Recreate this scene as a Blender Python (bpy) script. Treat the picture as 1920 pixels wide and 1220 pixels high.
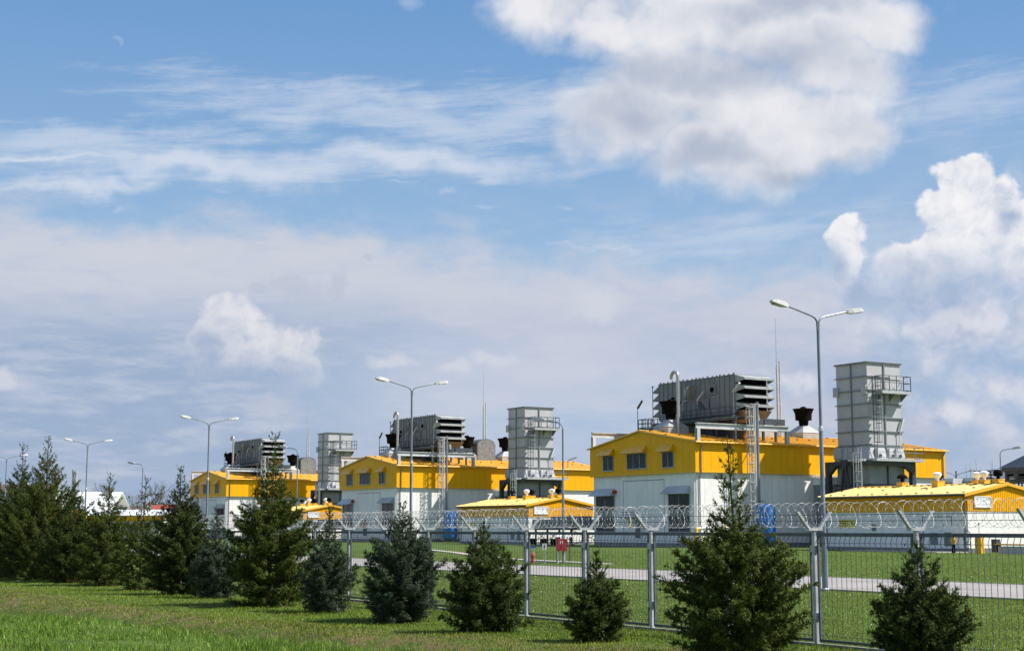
import bpy, math, random
import numpy as np
from mathutils import Vector
for o in list(bpy.data.objects): bpy.data.objects.remove(o)
SC = bpy.context.scene; C = SC.collection
random.seed(7); RNG = np.random.default_rng(7)
PI = math.pi; rad = math.radians

# ------------------------------------------------------------------ camera
# world: +Y away from the road into the plant, +X along the road to the right
FPX, EYE = 2780.0, 2.1
RGT = Vector((.5195, .8545, 0)); FW0 = Vector((-.8545, .5195, 0)); PITCH = math.atan(380 / FPX)
cam = bpy.data.objects.new('camera', bpy.data.cameras.new('camera')); C.objects.link(cam); SC.camera = cam
cam.location = (0, 0, EYE)
cam.rotation_euler = (PI / 2 + PITCH, 0, math.atan2(RGT.y, RGT.x))
cam.data.sensor_width = 36; cam.data.lens = FPX / 1920 * 36; cam.data.clip_start = .1; cam.data.clip_end = 9000

# ------------------------------------------------------------------ sun
SUN_EL = math.atan(1.15); SUN_AZ = math.atan2(.8, .6)       # azimuth counted from +X towards +Y
SUND = Vector((math.cos(SUN_AZ) * math.cos(SUN_EL), math.sin(SUN_AZ) * math.cos(SUN_EL), math.sin(SUN_EL)))
sun = bpy.data.objects.new('sun', bpy.data.lights.new('sun', 'SUN')); C.objects.link(sun)
sun.data.energy = 5.0; sun.data.angle = rad(.53); sun.data.color = (1, .955, .88)
sun.rotation_euler = (-SUND).to_track_quat('-Z', 'Y').to_euler(); sun.location = (0, 0, 60)

# ------------------------------------------------------------------ sky
W = bpy.data.worlds.new('World'); SC.world = W; W.use_nodes = True
nt = W.node_tree; nt.nodes.clear()
SKY_STRENGTH = .1
EXPO = .66
class S:
    """a float socket with arithmetic"""
    def __init__(s, k): s.k = k
    def __add__(a, b): return mth('ADD', a, b)
    __radd__ = __add__
    def __sub__(a, b): return mth('SUBTRACT', a, b)
    def __rsub__(a, b): return mth('SUBTRACT', b, a)
    def __mul__(a, b): return mth('MULTIPLY', a, b)
    __rmul__ = __mul__
    def __truediv__(a, b): return mth('DIVIDE', a, b)
def mth(op, *a, clamp=False):
    n = nt.nodes.new('ShaderNodeMath'); n.operation = op; n.use_clamp = clamp
    for i, v in enumerate(a):
        if isinstance(v, S): nt.links.new(v.k, n.inputs[i])
        else: n.inputs[i].default_value = v
    return S(n.outputs[0])
def vm(op, *a, out=0):
    n = nt.nodes.new('ShaderNodeVectorMath'); n.operation = op
    for i, v in enumerate(a):
        if hasattr(v, 'is_linked'): nt.links.new(v, n.inputs[i])
        else: n.inputs[i].default_value = v
    return n.outputs[out]
def comb(x, y, z):
    n = nt.nodes.new('ShaderNodeCombineXYZ')
    for i, v in enumerate((x, y, z)):
        if isinstance(v, S): nt.links.new(v.k, n.inputs[i])
        else: n.inputs[i].default_value = v
    return n.outputs[0]
def sstep(x, a, b):
    n = nt.nodes.new('ShaderNodeMapRange'); n.interpolation_type = 'SMOOTHSTEP'
    nt.links.new(x.k, n.inputs[0]); n.inputs[1].default_value = a; n.inputs[2].default_value = b
    return S(n.outputs[0])
def mixc(f, a, b):
    n = nt.nodes.new('ShaderNodeMix'); n.data_type = 'RGBA'
    for k, v in ((0, f), (6, a), (7, b)):
        if isinstance(v, S): nt.links.new(v.k, n.inputs[k])
        elif hasattr(v, 'is_linked'): nt.links.new(v, n.inputs[k])
        elif k == 0: n.inputs[k].default_value = v
        else: n.inputs[k].default_value = (*v, 1)
    return n.outputs[2]
def noise(vec, scale, detail=5, rough=.55, dist=0.):
    n = nt.nodes.new('ShaderNodeTexNoise'); nt.links.new(vec, n.inputs['Vector'])
    n.inputs['Scale'].default_value = scale; n.inputs['Detail'].default_value = detail
    n.inputs['Roughness'].default_value = rough; n.inputs['Distortion'].default_value = dist
    return S(n.outputs[0])
def lin(r, g, b):
    f = lambda c: ((c / 255 + .055) / 1.055) ** 2.4 if c > 10 else c / 255 / 12.92
    return tuple(f(c) / SKY_STRENGTH / 2 ** EXPO for c in (r, g, b))
tc = nt.nodes.new('ShaderNodeTexCoord'); D = tc.outputs['Generated']
dx = S(vm('DOT_PRODUCT', D, RGT, out=1)); dy = S(vm('DOT_PRODUCT', D, FW0, out=1)); dz = S(vm('DOT_PRODUCT', D, (0, 0, 1), out=1))
hyp = mth('SQRT', mth('MAXIMUM', dx * dx + dy * dy, .0004))
AZ = mth('ARCTAN2', dx, dy); V = mth('MINIMUM', dz / hyp, 4.)
P2 = comb(AZ, V, 0)                                         # azimuth, tan(elevation)
P3 = comb(dx / hyp, dy / hyp, V)                            # the same on a cylinder: no seam behind
def azv(px, py):                                            # direction of a point of the photograph
    r = FW0 * math.cos(PITCH) + Vector((0, 0, math.sin(PITCH)))
    u = Vector((0, 0, math.cos(PITCH))) - FW0 * math.sin(PITCH)
    r = r + RGT * ((px - 960) / FPX) + u * ((610 - py) / FPX)
    return math.atan2(r.dot(RGT), r.dot(FW0)), r.z / math.hypot(r.x, r.y)
def blobs(lst, p=None):
    """1 at the middle of the nearest ellipse, 0 on its rim"""
    m = None
    for b in lst:
        cx, cy = azv(b[0], b[1]); ix, iy = FPX / b[2], FPX / b[3]
        tilt = b[4] if len(b) > 4 else 0.
        if tilt:
            vv = vm('MULTIPLY_ADD', p or P2, (ix, iy, 0), (-cx * ix, -cy * iy, 0))
            q = vm('ADD', vv, comb(0, (AZ - cx) * (-tilt * iy), 0))
        else: q = vm('MULTIPLY_ADD', p or P2, (ix, iy, 0), (-cx * ix, -cy * iy, 0))
        l = S(vm('LENGTH', q, out=1)); m = l if m is None else mth('MINIMUM', m, l)
    return 1. - m
# clear sky, paler towards the horizon
sk = nt.nodes.new('ShaderNodeTexSky'); sk.sky_type = 'NISHITA'; sk.sun_disc = False
sk.sun_elevation = SUN_EL; sk.sun_rotation = PI / 2 - SUN_AZ; sk.altitude = 100; sk.air_density = 1.0; sk.dust_density = .6; sk.ozone_density = 1.4
grad = mixc(sstep(V, .10, .43), lin(156, 189, 221), lin(100, 151, 206))
grad = mixc(sstep(V, .42, 1.6), grad, lin(58, 104, 172))
sky = mixc(.85, sk.outputs[0], grad)
warp = vm('MULTIPLY_ADD', nt.nodes.new('ShaderNodeTexNoise').outputs[1], (.05, .05, 0), P2)
wn = warp.node.inputs[0].links[0].from_node; nt.links.new(P3, wn.inputs[0]); wn.inputs['Scale'].default_value = 18; wn.inputs['Detail'].default_value = 4
warp = vm('ADD', warp, (-.025, -.025, 0))
# veil of stratus over the lower sky
lowtop = blobs([(0, 800, 1500, 430), (600, 860, 1100, 435), (1150, 880, 900, 430)], warp)
veil = sstep(lowtop + (noise(vm('MULTIPLY', P3, (1, 1, 2.4)), 10, 6, .62) - .5) * .62, -.05, .20)
vn = noise(vm('MULTIPLY', P3, (1, 1, 3.5)), 7, 6, .6)
ybr = sstep(V + (vn - .5) * .055, .11, .165)                # pale above, blue grey below
vcol = mixc(ybr, lin(156, 174, 203), lin(204, 208, 220))
vcol = mixc(sstep(blobs([(1020, 740, 640, 230)]), 0., .8) * (1. - ybr) * .9, vcol, lin(188, 201, 221))
lay = noise(vm('MULTIPLY', P3, (1, 1, 5)), 13, 6, .65)
vcol = mixc(sstep(lay, .46, .68) * (1. - ybr) * .55, vcol, lin(206, 210, 222))
vcol = mixc(sstep(lay, .50, .30) * .35, vcol, lin(160, 184, 216))
vcol = mixc(sstep(vn, .42, .7) * (ybr * .55 + .12), vcol, lin(216, 214, 222))
veilr = sstep(blobs([(1700, 1050, 900, 560)]) + (noise(vm('MULTIPLY', P3, (1, 1, 2.5)), 11, 6, .62) - .5) * 1.3, .05, .9)
col = mixc(veilr * .62, sky, lin(178, 194, 216))
col = mixc(veil * .88, col, vcol)
lowp = noise(vm('MULTIPLY', P3, (1, 1, 2.2)), 16, 6, .6)
brk = sstep(lowp + (AZ * .35), .42, .72) * sstep(V, .30, .12)
col = mixc(brk * .5, col, lin(206, 208, 220))
blu = sstep(1. - lowp + AZ * .5, .48, .8) * sstep(V, .30, .16) * sstep(AZ, -.1, .15)
col = mixc(blu * .55, col, lin(160, 188, 220))
glow = sstep(blobs([(1150, 640, 620, 220)]) + (vn - .5) * 1.2, .0, 1.1)
col = mixc(glow * .55, col, lin(206, 208, 222))
# cirrus streaks
sv = vm('ADD', comb(AZ * 1., V * 7.5, 0), comb(0, AZ * -.55, 0))
st = noise(sv, 14, 6, .66, .4); st2 = noise(vm('MULTIPLY', sv, (2.2, 1.2, 1)), 22, 4, .7)
cm = blobs([(560, 305, 640, 46, .0), (330, 318, 420, 40, .03), (700, 215, 560, 70, -.09), (1000, 200, 260, 80), (180, 262, 360, 50, .04), (120, 350, 260, 26, .14)], warp)
cir = sstep(cm + (st - .5) * 1.9 + (st2 - .5) * .55, -.05, 1.0)
core = sstep(blobs([(380, 312, 430, 34, .02), (760, 304, 360, 34, -.02), (150, 352, 220, 13, .155), (80, 300, 260, 10, .05)], warp) + (st - .5) * 1.5 + (st2 - .5) * .5, -.35, 1.0)
faint = sstep(blobs([(1800, 190, 380, 110), (1160, 456, 190, 9, .09), (1400, 440, 480, 60)], warp) + (st - .5) * 2.0, .1, 1.3)
out_az = mth('GREATER_THAN', mth('ABSOLUTE', AZ), .45)      # clouds go on unseen outside the frame, their cover raised for neutral fill light
more = sstep(noise(vm('MULTIPLY', P3, (1, 1, 3)), 2.6, 5, .6), .40, .66) * out_az
col = mixc(mth('MAXIMUM', mth('MAXIMUM', cir * .6, core * .85), mth('MAXIMUM', faint * .5, more * .8)), col, lin(214, 222, 236))
# moon, pale in daylight
mo = sstep(blobs([(220, 78, 12, 12)]), 0, .12) * (1. - sstep(blobs([(213, 85, 12.5, 12.5)]), -.15, .2))
col = mixc(mo * .2, col, lin(200, 212, 230))
# cumulus
def tex2(v, sc):
    n = nt.nodes.new('ShaderNodeTexNoise'); n.noise_dimensions = '2D'; nt.links.new(v, n.inputs['Vector'])
    n.inputs['Scale'].default_value = sc; n.inputs['Detail'].default_value = 6; n.inputs['Roughness'].default_value = .6
    c = nt.nodes.new('ShaderNodeTexVoronoi'); c.voronoi_dimensions = '2D'; c.feature = 'F1'; nt.links.new(v, c.inputs['Vector'])
    c.inputs['Scale'].default_value = sc * 1.6; c.inputs['Detail'].default_value = 3; c.inputs['Roughness'].default_value = .55; c.inputs['Lacunarity'].default_value = 2.1
    cell = 1. - S(c.outputs['Distance'])
    return S(n.outputs[0]) * .62 + cell * .38
w2 = nt.nodes.new('ShaderNodeTexNoise'); w2.noise_dimensions = '2D'; nt.links.new(P2, w2.inputs[0]); w2.inputs['Scale'].default_value = 45; w2.inputs['Detail'].default_value = 4
warp2 = vm('MULTIPLY_ADD', w2.outputs[1], (.016, .016, 0), P2)
def cumulus(col, lst, t0, t1, amp, sc, lit, shade, k=1., shlist=None, kb=3.2, seed=0., soft=0., fade=None):
    off = vm('ADD', warp2, (seed, seed, 0))
    n1 = tex2(off, sc)
    f = blobs(lst, warp) + (n1 - .5) * amp
    a = sstep(f, t0, t1)
    s = .66
    if kb:
        n2 = tex2(vm('ADD', off, (.15 / sc, .17 / sc, 0)), sc)
        s = (n1 - n2) * kb + .66
    if shlist:
        s = s - sstep(blobs(shlist, warp) + (n1 - .5) * 1.5, -.75, 1.0) * 1.0
    s = s + (f - .3) * soft
    if fade: a = a * (sstep(V, azv(960, fade[1])[1], azv(960, fade[0])[1]) * .8 + .2)
    return mixc(a * k, col, mixc(sstep(s, -.55, 1.15), shade, lit))
BIG = [(1040, 5, 130, 80), (1140, 50, 120, 90), (1360, 0, 330, 150), (1300, 150, 240, 120), (1480, 235, 200, 105), (1370, 275, 230, 90), (1630, 40, 120, 60), (1540, 130, 130, 90), (1480, 60, 170, 110),
       (1200, 215, 160, 115), (1600, 265, 90, 70), (1400, 190, 200, 90)]
col = cumulus(col, BIG, -.32, .40, .95, 9, lin(240, 239, 242), lin(176, 187, 206), .97,
              [(1330, 128, 260, 52), (1420, 110, 150, 40), (1180, 220, 130, 70), (1330, 300, 200, 42), (1480, 320, 130, 30), (1450, 20, 160, 30)], 1.3)
col = cumulus(col, [(1860, 600, 170, 120), (1720, 560, 130, 90), (1800, 640, 120, 60), (1900, 470, 90, 120), (1730, 480, 110, 60), (1600, 540, 70, 70), (1780, 780, 130, 40), (1860, 720, 80, 40), (1500, 690, 60, 28), (1700, 610, 120, 40)],
              -.45, .8, 1.4, 17, lin(226, 226, 234), lin(160, 178, 208), .85, [(1760, 540, 150, 50), (1640, 560, 80, 60)], 2.4, .7)
col = cumulus(col, [(1818, 318, 62, 42), (1790, 335, 40, 52), (1838, 365, 62, 60), (1770, 405, 70, 48), (1875, 420, 70, 60), (1725, 470, 80, 42), (1592, 458, 40, 46), (1585, 500, 36, 40), (1830, 470, 110, 60), (1770, 520, 130, 50)],
              -.12, .12, .58, 24, lin(246, 245, 247), lin(164, 182, 210), 1., [(1790, 530, 170, 60), (1720, 500, 80, 40), (1865, 395, 30, 20), (1565, 510, 30, 50)], 1.5, .3, 0., (460, 590))
col = cumulus(col, [(436, 612, 52, 44), (462, 640, 80, 48), (392, 640, 34, 34), (545, 655, 40, 46), (490, 668, 100, 40), (440, 690, 80, 26), (560, 700, 40, 24)],
              -.25, .18, .75, 30, lin(228, 228, 233), lin(162, 178, 206), .95, [(440, 720, 150, 40), (400, 660, 40, 40)], 1.5, 1.3, 0., (630, 735))
col = cumulus(col, [(1118, 560, 60, 42), (1100, 588, 60, 28), (20, 715, 40, 20), (740, 675, 50, 16), (925, 690, 46, 20), (860, 705, 50, 14), (1780, 600, 60, 22)],
              -.35, .6, .9, 34, lin(218, 220, 229), lin(172, 188, 212), .8, None, 0, 2.1)
col = cumulus(col, [(560, 545, 70, 30), (500, 560, 40, 20), (625, 540, 40, 24), (690, 510, 14, 10)], -.1, .6, 1.0, 36, lin(190, 198, 214), lin(152, 170, 200), .55, None, 0, 4.4)
col = cumulus(col, [(925, 378, 26, 9), (832, 374, 18, 7), (745, 355, 26, 6), (1050, 386, 18, 6), (230, 380, 20, 8), (762, 8, 24, 14)], -.3, .8, 1.1, 40, lin(210, 220, 234), lin(190, 205, 226), .32, None, 0, 3.1)
below = sstep(V, -.06, -.01)
col = mixc(1. - below, col, lin(120, 128, 120))
bg = nt.nodes.new('ShaderNodeBackground'); nt.links.new(col, bg.inputs[0]); bg.inputs[1].default_value = SKY_STRENGTH
wo = nt.nodes.new('ShaderNodeOutputWorld'); nt.links.new(bg.outputs[0], wo.inputs[0])
W.cycles.sampling_method = 'MANUAL'; W.cycles.sample_map_resolution = 512
SC.view_settings.view_transform = 'Standard'; SC.view_settings.look = 'None'
SC.view_settings.exposure = EXPO; SC.view_settings.gamma = 1; SC.view_settings.use_curve_mapping = False
#@@GEO
# ------------------------------------------------------------------ helpers
class MB:
    """collects simple solids; build() links them as ONE mesh object"""
    def __init__(s): s.v = []; s.f = []
    def add(s, vs, fs):
        n = len(s.v); s.v += [tuple(v) for v in vs]; s.f += [tuple(i + n for i in f) for f in fs]; return s
    def box(s, x0, x1, y0, y1, z0, z1):
        return s.add([(x, y, z) for z in (z0, z1) for y in (y0, y1) for x in (x0, x1)],
                     [(0, 2, 3, 1), (4, 5, 7, 6), (0, 1, 5, 4), (2, 6, 7, 3), (0, 4, 6, 2), (1, 3, 7, 5)])
    def hexa(s, p):                       # 8 points, lower ring then upper ring
        return s.add(p, [(3, 2, 1, 0), (4, 5, 6, 7), (0, 1, 5, 4), (1, 2, 6, 5), (2, 3, 7, 6), (3, 0, 4, 7)])
    def rod(s, p, q, r, n=6, r2=None, cap=True):
        p, q = Vector(p), Vector(q); d = (q - p).normalized(); r2 = r if r2 is None else r2
        a = d.orthogonal().normalized(); b = d.cross(a)
        ring = lambda c, R: [c + (a * math.cos(2 * PI * i / n) + b * math.sin(2 * PI * i / n)) * R for i in range(n)]
        f = [(i, (i + 1) % n, n + (i + 1) % n, n + i) for i in range(n)]
        if cap: f += [tuple(range(n - 1, -1, -1)), tuple(range(n, 2 * n))]
        return s.add(ring(p, r) + ring(q, r2), f)
    def tube(s, pts, r, n=6):
        pts = [Vector(p) for p in pts]; m = len(pts); vs = []; a = None
        for i, p in enumerate(pts):
            d = (pts[min(i + 1, m - 1)] - pts[max(i - 1, 0)]).normalized()
            a = d.orthogonal().normalized() if a is None else (a - d * a.dot(d)).normalized()
            b = d.cross(a); R = r[i] if isinstance(r, (list, tuple)) else r
            vs += [p + (a * math.cos(2 * PI * k / n) + b * math.sin(2 * PI * k / n)) * R for k in range(n)]
        f = [(i * n + k, i * n + (k + 1) % n, (i + 1) * n + (k + 1) % n, (i + 1) * n + k) for i in range(m - 1) for k in range(n)]
        return s.add(vs, f + [tuple(range(n - 1, -1, -1)), tuple(range((m - 1) * n, m * n))])
    def lathe(s, prof, c=(0, 0, 0), n=16, squash=1.):
        vs = [(c[0] + r * math.cos(2 * PI * k / n), c[1] + squash * r * math.sin(2 * PI * k / n), c[2] + z) for r, z in prof for k in range(n)]
        m = len(prof); f = [(i * n + k, i * n + (k + 1) % n, (i + 1) * n + (k + 1) % n, (i + 1) * n + k) for i in range(m - 1) for k in range(n)]
        return s.add(vs, f + [tuple(range(n - 1, -1, -1)), tuple(range((m - 1) * n, m * n))])
    def prism(s, poly, axis, a, b):       # poly in the two other axes, extruded along axis
        pt = {'x': lambda u, v, w: (w, u, v), 'y': lambda u, v, w: (u, w, v), 'z': lambda u, v, w: (u, v, w)}[axis]
        n = len(poly)
        return s.add([pt(u, v, a) for u, v in poly] + [pt(u, v, b) for u, v in poly],
                     [tuple(range(n)), tuple(range(2 * n - 1, n - 1, -1))] + [(i, (i + 1) % n, n + (i + 1) % n, n + i) for i in range(n)])
    def mesh(s, name, smooth=False):
        me = bpy.data.meshes.new(name); me.from_pydata(s.v, [], s.f); me.update()
        import bmesh
        b = bmesh.new(); b.from_mesh(me); bmesh.ops.recalc_face_normals(b, faces=b.faces); b.to_mesh(me); b.free()
        if smooth:
            me.polygons.foreach_set('use_smooth', [True] * len(me.polygons)); me.set_sharp_from_angle(angle=rad(40))
        return me
    def build(s, name, mt, parent=None, loc=None, smooth=False, **kw):
        return link(name, s.mesh(name, smooth), mt, parent, loc, **kw)
def link(name, me, mt, parent=None, loc=None, label=None, cat=None, group=None, kind=None):
    if mt is not None and not me.materials: me.materials.append(mt)
    o = bpy.data.objects.new(name, me); C.objects.link(o)
    if parent: o.parent = parent
    if loc: o.location = loc
    return tag(o, label, cat, group, kind)
def tag(o, label=None, cat=None, group=None, kind=None):
    for k, v in (('label', label), ('category', cat), ('group', group), ('kind', kind)):
        if v: o[k] = v
    return o
def thing(name, label, cat, loc=(0, 0, 0), group=None):
    o = bpy.data.objects.new(name, None); C.objects.link(o); o.location = loc; o.empty_display_size = .3
    return tag(o, label, cat, group)
KIDS = {}
def kids(o):
    return [c for c in C.objects if c.parent == o]
def snapshot(o):
    """(object, children) tree, read once"""
    ch = {}
    for c in C.objects:
        if c.parent: ch.setdefault(c.parent.name, []).append(c)
    def rec(q): return (q, [rec(c) for c in ch.get(q.name, [])])
    return rec(o)
def copy_tree(t, parent=None, loc=None, label=None):
    o, ch = t; c = o.copy(); C.objects.link(c); c.parent = parent
    if loc is not None: c.location = loc
    if label: c['label'] = label
    for k in ch: copy_tree(k, c)
    return c
def npmesh(name, v, f, k=3):
    v = np.asarray(v, np.float32); f = np.asarray(f, np.int32)
    me = bpy.data.meshes.new(name); me.vertices.add(len(v)); me.vertices.foreach_set('co', v.ravel())
    me.loops.add(f.size); me.loops.foreach_set('vertex_index', f.ravel())
    me.polygons.add(len(f)); me.polygons.foreach_set('loop_start', np.arange(0, f.size, k, dtype=np.int32))
    me.polygons.foreach_set('loop_total', np.full(len(f), k, np.int32)); me.update(); return me

# ------------------------------------------------------------------ materials
def srgb(r, g, b):
    f = lambda c: ((c / 255 + .055) / 1.055) ** 2.4 if c > 10 else c / 255 / 12.92
    return f(r), f(g), f(b)
def pm(name, col, rough=.5, metal=0., var=.12, scale=.8, streak=0., grime=None, bump=0., bscale=20., spec=.5, tint=0., fine=0.):
    """painted or bare surface: uneven tone, rain streaks, a little relief"""
    m = bpy.data.materials.new(name); m.use_nodes = True; t = m.node_tree; L = t.links; N = t.nodes
    b = N['Principled BSDF']; b.inputs['Roughness'].default_value = rough; b.inputs['Metallic'].default_value = metal
    b.inputs['Specular IOR Level'].default_value = spec
    co = N.new('ShaderNodeTexCoord').outputs['Object']
    oi = N.new('ShaderNodeObjectInfo')
    off = N.new('ShaderNodeVectorMath'); off.operation = 'MULTIPLY_ADD'; L.new(oi.outputs['Random'], off.inputs[0]); off.inputs[1].default_value = (31, 17, 9); L.new(co, off.inputs[2])
    def nz(sc, vec=(1, 1, 1), det=5):
        mu = N.new('ShaderNodeVectorMath'); mu.operation = 'MULTIPLY'; L.new(off.outputs[0], mu.inputs[0]); mu.inputs[1].default_value = vec
        n = N.new('ShaderNodeTexNoise'); L.new(mu.outputs[0], n.inputs['Vector']); n.inputs['Scale'].default_value = sc; n.inputs['Detail'].default_value = det; n.inputs['Roughness'].default_value = .62
        return n.outputs[0]
    def rng(s, a, b_, c, d):
        n = N.new('ShaderNodeMapRange'); L.new(s, n.inputs[0])
        for i, v in enumerate((a, b_, c, d)): n.inputs[i + 1].default_value = v
        return n.outputs[0]
    def mix(f, a, b_, mode='MIX'):
        n = N.new('ShaderNodeMix'); n.data_type = 'RGBA'; n.blend_type = mode
        for k, v in ((0, f), (6, a), (7, b_)):
            if hasattr(v, 'is_linked'): L.new(v, n.inputs[k])
            elif k == 0: n.inputs[0].default_value = v
            else: n.inputs[k].default_value = (*v, 1)
        return n.outputs[2]
    dk = tuple(c * (1 - var * 2) for c in col); lt = tuple(min(1, c * (1 + var)) for c in col)
    c = mix(rng(nz(scale), .3, .7, 0, 1), dk, lt)
    if tint: c = mix(rng(oi.outputs['Random'], 0, 1, 0, tint), c, tuple(x * .72 for x in col))
    g = grime or tuple(x * .45 for x in col)
    if streak: c = mix(rng(nz(2.2, (1, 1, .12)), .5, .78, 0, streak), c, g)
    if fine: c = mix(rng(nz(14, (1, 1, 1), 3), .35, .75, 0, fine), c, g)
    L.new(c, b.inputs['Base Color'])
    L.new(rng(nz(scale * 2.5), .3, .7, max(.02, rough - .08), min(1, rough + .1)), b.inputs['Roughness'])
    if bump:
        bn = N.new('ShaderNodeBump'); bn.inputs['Strength'].default_value = 1; bn.inputs['Distance'].default_value = bump
        L.new(nz(bscale), bn.inputs['Height']); L.new(bn.outputs[0], b.inputs['Normal'])
    return m
WHITE = pm('white_cladding', (.82, .80, .78), .5, var=.05, streak=.24, scale=.3, tint=.07, grime=(.42, .40, .36))
WHITE2 = pm('white_trim', (.72, .74, .75), .45, var=.05, streak=.12)
YEL = pm('yellow_cladding', (.86, .415, .002), .5, spec=.2, var=.04, streak=.10, scale=.3, tint=.05)
YROOF = pm('yellow_roofing', (.80, .40, .02), .4, var=.08, streak=.10, scale=.5, tint=.10, fine=.05)
AROOF = pm('pale_yellow_roofing', (.90, .66, .24), .30, var=.06, streak=.06, scale=.5, tint=.08, spec=.8)  # annex roofs: a paler, glossier yellow than the hall roofs
YTRIM = pm('yellow_trim', (.78, .42, .03), .35, var=.06)
DARKIN = pm('dark_backing', (.05, .055, .06), .8)
GLASS = pm('dark_window_pane', (.018, .024, .034), .2, var=.3, spec=.25)
FRAMEG = pm('grey_window_frame', (.33, .36, .39), .45)
LOUVD = pm('dark_louvre', (.045, .05, .06), .5, var=.2)
AWG = pm('grey_awning_sheet', (.42, .46, .50), .35, var=.08, streak=.15)
GALV = pm('galvanised_steel', (.50, .52, .53), .42, metal=.25, var=.16, scale=5, fine=.2, bump=.0005)
GALVD = pm('dull_steel', (.22, .235, .25), .5, metal=.35, var=.18, scale=2, streak=.2)
STEELD = pm('dark_steel_paint', (.055, .065, .08), .5, var=.2, streak=.2)
BOXG = pm('filter_house_grey', (.185, .20, .212), .5, var=.10, streak=.42, scale=.9, fine=.10)
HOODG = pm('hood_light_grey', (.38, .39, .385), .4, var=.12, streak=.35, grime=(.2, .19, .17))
TAN = pm('tan_hopper', (.36, .25, .15), .55, var=.15, streak=.3, grime=(.2, .08, .03))
TOWG = pm('tower_grey', (.45, .45, .46), .42, var=.06, streak=.22, scale=.6, grime=(.30, .31, .31))
CASING = pm('casing_grey', (.27, .28, .30), .5, var=.12, streak=.35, fine=.1)
TOWD = pm('tower_dark_grey', (.17, .185, .20), .5, var=.14, streak=.3)
BEAMG = pm('light_grey_beam', (.52, .53, .54), .4, var=.08, streak=.2)
BLACKM = pm('black_cowl_metal', (.005, .005, .006), .9, var=.25, spec=.08)
CHROME = pm('stainless_flue', (.50, .49, .47), .32, metal=.55, var=.1)
BLUE = pm('blue_tank_paint', (.03, .17, .50), .35, var=.12)
RED = pm('red_paint', (.55, .03, .03), .4, var=.1)
POLE = pm('painted_lamp_pole', (.22, .25, .29), .45, metal=.3, var=.12, scale=2, streak=.2)
LUM = pm('lamp_housing', (.50, .50, .47), .35, var=.1, streak=.2)
LENS = pm('lamp_lens', (.35, .33, .27), .25, var=.15)
CONC = pm('concrete_kerb', (.26, .25, .23), .85, var=.25, scale=3, fine=.4, bump=.006, bscale=30)
ROADM = pm('pale_asphalt_road', (.31, .285, .27), .9, var=.16, scale=.4, fine=.3, bump=.004, bscale=25)
PATHM = pm('pale_path_slabs', (.42, .38, .32), .9, var=.12, scale=1.5, fine=.2)
BARK = pm('spruce_bark', (.09, .065, .045), .9, var=.3, scale=8, bump=.004)
DBARK = pm('grey_twigs', (.12, .10, .085), .9, var=.2)
YSIGN = pm('yellow_sign_face', (.62, .50, .02), .45, var=.06)
INK = pm('black_sign_ink', (.03, .03, .03), .6)
WSIGN = pm('white_sign_face', (.8, .8, .8), .45, var=.03)
RROOF = pm('red_brown_roof', (.30, .06, .035), .6, var=.12, scale=.6)
BROOF = pm('brown_roof', (.10, .075, .06), .7, var=.15, scale=.6)
TURQ = pm('pale_grey_container', (.5, .52, .53), .5, var=.08)
MESHM = pm('fence_wire_zinc', (.11, .12, .13), .5, metal=.2, var=.2, scale=8)
RAZOR = pm('razor_ribbon', (.40, .40, .40), .5, metal=.2, var=.12, scale=10)

# ------------------------------------------------------------------ terrain
GR = np.random.default_rng(3)
def vnoise(x, y, s, seed=0):
    """smooth value noise, vectorised"""
    x = np.asarray(x, float) / s; y = np.asarray(y, float) / s
    xi = np.floor(x).astype(np.int64); yi = np.floor(y).astype(np.int64); fx = x - xi; fy = y - yi
    fx = fx * fx * (3 - 2 * fx); fy = fy * fy * (3 - 2 * fy)
    def h(a, b):
        n = (a * 374761393 + b * 668265263 + seed * 974711) & 0x7fffffff
        n = ((n ^ (n >> 13)) * 1274126177) & 0x7fffffff
        return ((n ^ (n >> 16)) & 0xffff) / 65535.
    return (h(xi, yi) * (1 - fx) + h(xi + 1, yi) * fx) * (1 - fy) + (h(xi, yi + 1) * (1 - fx) + h(xi + 1, yi + 1) * fx) * fy - .5
def ditch_y(x): return np.interp(np.asarray(x, float), [-60, -41.6, -34, -27.6, -23.9, -20.5, -15], [8.2, 9.7, 10.7, 11.5, 12.8, 13.8, 14.1]) + .35 * vnoise(x, x * 0, 7, 5) * 2 + .3 * vnoise(x, x * 0, 2.3, 8)
def hgt(x, y):
    x = np.asarray(x, float); y = np.asarray(y, float); d = y - ditch_y(x)
    near = 1 / (1 + np.exp(np.clip((d + .5) / .3, -30, 30)))
    h = -.38 * np.exp(-((d - .15) / .75) ** 2) - .02 * near
    lawn = np.clip((18.0 - y) / 3., 0, 1)
    far = np.clip((-y + 17.5) / 1., 0, 1)
    h = h + lawn * (.10 * vnoise(x, y, 3.1, 1) + .05 * vnoise(x, y, 1.1, 2)) + near * (.16 * vnoise(x, y, 2.2, 3) + .10 * vnoise(x, y, .8, 4))
    out = np.clip((np.hypot(x + 30, y) - 60) / 60, 0, 1)
    ins = np.clip((y - 19.2) / 2, 0, 1) * np.clip((98 - y) / 10, 0, 1)
    return h * (1 - out) * (y < 18.3) + ins * .07 * vnoise(x, y, 9, 9) * (np.abs(y - 41) > 6)
def axis(parts):
    a = np.concatenate([np.arange(p, q, st) for p, q, st in parts] + [[parts[-1][1]]]); return np.unique(np.round(a, 4))
gx = axis([(-4500, -1000, 500), (-1000, -200, 80), (-200, -80, 5), (-80, -8, .3), (-8, 40, 2), (40, 200, 20), (200, 4500, 500)])
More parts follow.
